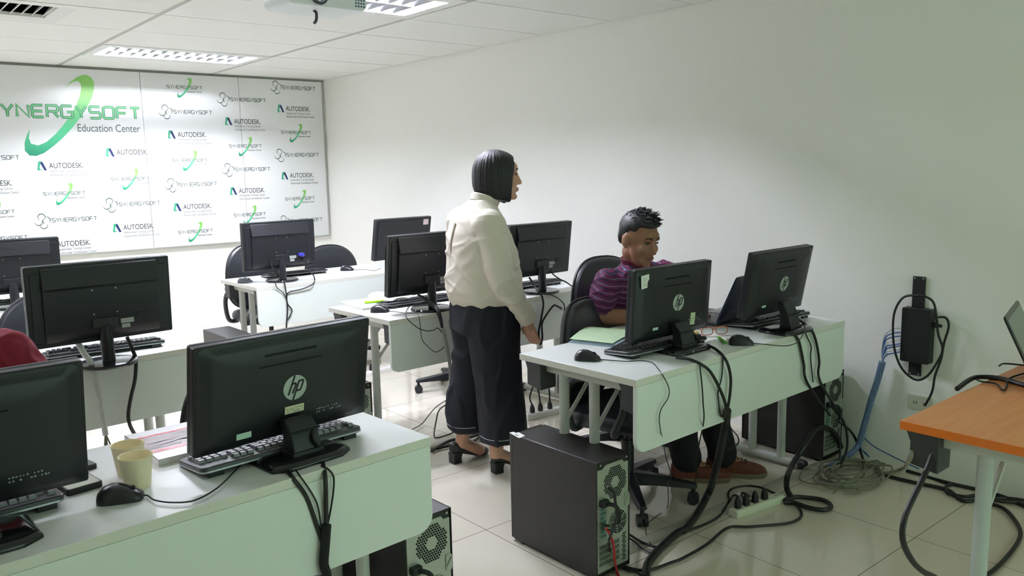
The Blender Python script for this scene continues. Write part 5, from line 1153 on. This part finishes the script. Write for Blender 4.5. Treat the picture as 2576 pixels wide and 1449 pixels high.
# ---------------------------------------------------------------- seated people
def stripes():
    M = bpy.data.materials.new('striped_polo'); M.use_nodes = True; nt = M.node_tree; bs = nt.nodes['Principled BSDF']; bs.inputs['Roughness'].default_value = .8
    tc = nt.nodes.new('ShaderNodeTexCoord'); nz = nt.nodes.new('ShaderNodeTexNoise'); nz.inputs['Scale'].default_value = 7
    sp = nt.nodes.new('ShaderNodeSeparateXYZ'); L = nt.links.new
    vm = nt.nodes.new('ShaderNodeVectorMath'); vm.operation = 'MULTIPLY_ADD'; vm.inputs[1].default_value = (.018, .018, .018)
    L(tc.outputs['Object'], nz.inputs[0]); L(nz.outputs[1], vm.inputs[0]); L(tc.outputs['Object'], vm.inputs[2]); L(vm.outputs[0], sp.inputs[0])
    mu = nt.nodes.new('ShaderNodeMath'); mu.operation = 'MULTIPLY_ADD'; mu.inputs[1].default_value = 34; mu.inputs[2].default_value = .3
    ml = nt.nodes.new('ShaderNodeMath'); ml.operation = 'MULTIPLY'; ml.inputs[1].default_value = .35
    ad = nt.nodes.new('ShaderNodeMath'); ad.operation = 'ADD'; L(sp.outputs[0], ml.inputs[0]); L(sp.outputs[2], ad.inputs[0]); L(ml.outputs[0], ad.inputs[1]); L(ad.outputs[0], mu.inputs[0])
    fr = nt.nodes.new('ShaderNodeMath'); fr.operation = 'FRACT'; L(mu.outputs[0], fr.inputs[0])
    cr = nt.nodes.new('ShaderNodeValToRGB'); cr.color_ramp.interpolation = 'CONSTANT'; e = cr.color_ramp.elements
    e[0].position = 0; e[0].color = (*lin((104, 30, 78)), 1); e[1].position = .34; e[1].color = (*lin((48, 30, 74)), 1)
    for pos, c in ((.58, (122, 38, 84)), (.78, (48, 30, 74)), (.84, (146, 136, 176)), (.93, (48, 30, 74))): k = e.new(pos); k.color = (*lin(c), 1)
    L(fr.outputs[0], cr.inputs[0]); L(cr.outputs[0], bs.inputs['Base Color']); return M
def seated(t, H, pose, shirt_m, collar_m, pants_m, skin, shoe_m, sleeve_long=False, lip='m'):
    # forward +X, left +Y; pose: shoulders, elbows, wrists, knees, ankles for right (-) and left (+)
    B = head_blobs(H, False, .99)
    nb = pose['neck']; hp = H @ Vector((-.02, 0, -.07)); B += [('c', hp, nb, .053, .062), ('c', H @ Vector((.02, 0, -.085)), nb, .04, .05)]
    sp = pose['spine']; B.append(('l', [(x, y, z, rx * .8, ry * .8) for x, y, z, rx, ry in sp]))
    for s in ('r', 'l'):
        sh, el, wr_, fw, pn = (Vector(v) for v in pose[s]); q = -1 if s == 'r' else 1
        B += [('c', sh, el, .05, .042), ('c', el, wr_, .042, .028)] + hand(-q, wr_, fw, None, pn, 1.05, .5)
        hip, kn, an, toe = (Vector(v) for v in pose['leg_' + s]); B += [('c', hip, kn, .075, .055), ('c', kn, an, .05, .036), ('c', an, an + (toe - an) * .6 + Vector((0, 0, -.03)), .034, .03)]
    organic('body', B, .0055, 5, skin, t)
    wr1 = wrinkle(9, .010, (1, 1, .8), 2)
    B = [('l', sp)]
    for s in ('r', 'l'):
        sh, el, wr_ = (Vector(v) for v in pose[s][:3]); k = .72 if not sleeve_long else 1
        B += [('c', sh, sh + (el - sh) * k, .070, .066), ('e', sh + Vector((0, 0, -.012)), (.066, .066, .06))]
        if sleeve_long: B += [('c', el, el + (wr_ - el) * .85, .064, .045)]
    B.append(('c', Vector(nb) + Vector((-.02, 0, -.05)), Vector(nb) + Vector((-.012, 0, -.012)), .085, .068))
    for s in ('r', 'l'): sh = Vector(pose[s][0]); B.append(('c', Vector(nb) + Vector((-.02, 0, -.045)), sh + Vector((0, 0, -.008)), .056, .058))
    organic('shirt', B, .0065, 6, shirt_m, t, wr1)
    # turned-down collar
    u = (hp - Vector(nb)).normalized(); rings = []
    for r, h in ((.072, -.03), (.078, -.012), (.071, .03), (.066, .032), (.063, .0)):
        rg = []
        a1 = Vector((0, 1, 0)); a0 = a1.cross(u).normalized()
        for i in range(40):
            a = 2 * math.pi * i / 40; p = Vector(nb) + a0 * (r * 1.06 * math.cos(a)) + a1 * (r * math.sin(a)) + u * (h - (.03 * max(0, math.cos(a)) ** 2))
            rg.append(p)
        rings.append(rg)
    MB().loft(rings, cap=False).build('collar', collar_m, t, ang=60)
    B = [('l', [(x, y, z, rx, ry) for x, y, z, rx, ry in pose['hips']])]
    for s in ('r', 'l'):
        hip, kn, an, toe = (Vector(v) for v in pose['leg_' + s]); B += [('c', hip, kn, .092, .074), ('c', kn, an + (kn - an) * .0, .072, .066)]
    organic('trousers', B, .009, 4, pants_m, t, wrinkle(8, .008, (1, 1, .6), 9))
    for s in ('r', 'l'):
        an, toe = Vector(pose['leg_' + s][2]), Vector(pose['leg_' + s][3]); d = Vector((toe.x - an.x, toe.y - an.y, 0)).normalized()
        secs = ((-.075, .026, .0, .075), (-.06, .038, 0, .095), (0, .042, 0, .1), (.06, .044, 0, .082), (.12, .05, 0, .066), (.17, .045, .002, .055), (.2, .026, .004, .042), (.208, .008, .01, .03)); rings = []
        for sx, hw, z0, z1 in secs: rings.append([(sx, hw * math.copysign(abs(math.cos(c)) ** .8, math.cos(c)), (z0 + z1) / 2 + (z1 - z0) / 2 * math.copysign(abs(math.sin(c)) ** .6, math.sin(c))) for c in [2 * math.pi * i / 24 for i in range(24)]])
        o = MB().loft(rings).build('shoe', shoe_m, t, (an.x, an.y, 0), math.atan2(d.y, d.x), ang=60, sub=1)
        MB().prism([(-.08, -.03), (-.05, -.043), (.06, -.047), (.13, -.053), (.19, -.04), (.213, 0), (.19, .04), (.13, .053), (.06, .047), (-.05, .043), (-.08, .03)], 0, .022, ax='z').build('sole', mat('shoe_sole', (120, 104, 84), .6), o, bevel=.004)
        b = MB()
        for q in range(4): b.tube([(.05 + q * .02, -.022, .088 - q * .006), (.055 + q * .02, 0, .094 - q * .007), (.05 + q * .02, .022, .088 - q * .006)], .003, n=6)
        b.build('laces', mat('lace_brown', (70, 46, 36), .7), o)
def short_hair(t, H, k, seed):
    rings = []
    for z, rx, ry, cx in ((-.045, .05, .05, -.045), (-.03, .074, .068, -.03), (-.01, .094, .0772, -.018), (.02, .102, .0785, -.011), (.055, .106, .083, -.008), (.085, .1, .078, -.004), (.112, .083, .064, 0), (.13, .055, .042, .0), (.138, .015, .012, .0)):
        rg = []
        for i in range(64):
            a = -math.pi + 2 * math.pi * i / 64; u = abs(math.degrees(a)); op = 138 if z < -.03 else 118 if z < 0 else 92 if z < .03 else 64 if z < .06 else 0
            e = max(0, min(1, (op - u) / 10)); kk = 1 - e * .4
            rg.append(((cx + rx * math.cos(a) * kk) * k, ry * math.sin(a) * kk * k, z * k))
        rings.append(rg)
    b = MB().loft(rings); rr = random.Random(seed)
    for i in range(170):
        a = rr.uniform(-math.pi, math.pi); el = rr.uniform(.55, 1.4); c = Vector((math.cos(a) * math.cos(el) * .10, math.sin(a) * math.cos(el) * .078, .03 + math.sin(el) * .105))
        n = Vector((c.x * 1.0, c.y * 1.3, (c.z - .03) * 1.0)).normalized(); d = (n * .5 + Vector((.7, rr.uniform(-.4, .4), .25 + rr.uniform(-.2, .4)))).normalized()
        L = rr.uniform(.018, .034) * (1.25 if c.x > .03 else .9); p = c * k; b.tube([p - d * .006, p + d * L * .5 + n * .004, p + d * L + Vector((0, 0, -.004))], lambda u: .0042 * (1 - u) + .0006, n=5, sub=2)
    o = b.build('hair', mat('short_black_hair', (24, 24, 30), .5, bump=.6, bscale=180), t, ang=70); o.matrix_local = H
t = thing('person', 'seated man in striped purple polo shirt looking down behind the monitor', 'person', (2.93, 2.72, 0), R(-90))
H = Matrix.Translation((.20, -.055, 1.145)) @ Matrix.Rotation(R(-3), 4, 'Z') @ Matrix.Rotation(R(14), 4, 'Y')
pose = {'neck': (.155, -.01, 1.02), 'spine': [(.0, 0, .50, .13, .175), (.02, 0, .6, .135, .18), (.05, 0, .72, .135, .19), (.09, 0, .84, .125, .2), (.125, 0, .93, .105, .2), (.14, 0, .985, .085, .165), (.148, 0, 1.02, .06, .09)],
        'r': ((.12, -.18, .94), (.145, -.275, .80), (.31, -.09, .795), (.6, .7, -.05), (0, 0, -1)), 'l': ((.15, .195, .95), (.235, .335, .83), (.33, .19, .80), (.75, -.6, -.02), (0, 0, -1)),
        'hips': [(.0, 0, .5, .15, .17), (.0, 0, .56, .15, .18), (.01, 0, .63, .13, .17)],
        'leg_r': ((.02, -.09, .56), (.38, -.03, .54), (.40, .06, .1), (.53, .20, .03)), 'leg_l': ((.02, .09, .56), (.40, .17, .54), (.47, .24, .1), (.61, .36, .03))}
seated(t, H, pose, stripes(), fabric('maroon_collar', (112, 34, 62), .8), fabric('black_trousers', (20, 21, 26), .85), skin_m, mat('rust_orange_shoe', (104, 52, 36), .7, var=.3, vscale=30))
face_parts(t, H, .99, mat('brow_black', (30, 24, 22), .6), 'm'); short_hair(t, H, .99, 3)
t = thing('person', 'person in a dark red shirt, mostly outside the left edge', 'person', (.155, 2.80, 0), R(-90))
H = Matrix.Translation((.17, -.02, 1.20)) @ Matrix.Rotation(R(-8), 4, 'Z') @ Matrix.Rotation(R(10), 4, 'Y')
pose = {'neck': (.13, 0, 1.07), 'spine': [(.0, 0, .50, .13, .18), (.02, 0, .62, .135, .185), (.05, 0, .76, .135, .195), (.09, 0, .89, .125, .205), (.12, 0, .975, .105, .20), (.135, 0, 1.03, .085, .16), (.14, 0, 1.065, .06, .09)],
        'r': ((.12, -.19, .99), (.2, -.28, .80), (.44, -.16, .80), (.9, .3, 0), (0, 0, -1)), 'l': ((.125, .20, .985), (.215, .27, .82), (.47, .13, .80), (.9, -.3, 0), (0, 0, -1)),
        'hips': [(.0, 0, .5, .15, .17), (.0, 0, .56, .15, .18), (.01, 0, .63, .13, .17)],
        'leg_r': ((.02, -.09, .56), (.40, -.11, .54), (.42, -.12, .1), (.6, -.12, .03)), 'leg_l': ((.02, .09, .56), (.40, .11, .54), (.42, .12, .1), (.6, .12, .03))}
rd = fabric('dark_red_cotton', (128, 22, 44), .8)
seated(t, H, pose, rd, rd, fabric('dark_trousers', (36, 36, 44), .85), skin_m, mat('black_trainer', (30, 30, 32), .6))
face_parts(t, H, .99, mat('brow_black', (30, 24, 22), .6), 'm'); short_hair(t, H, .99, 8)
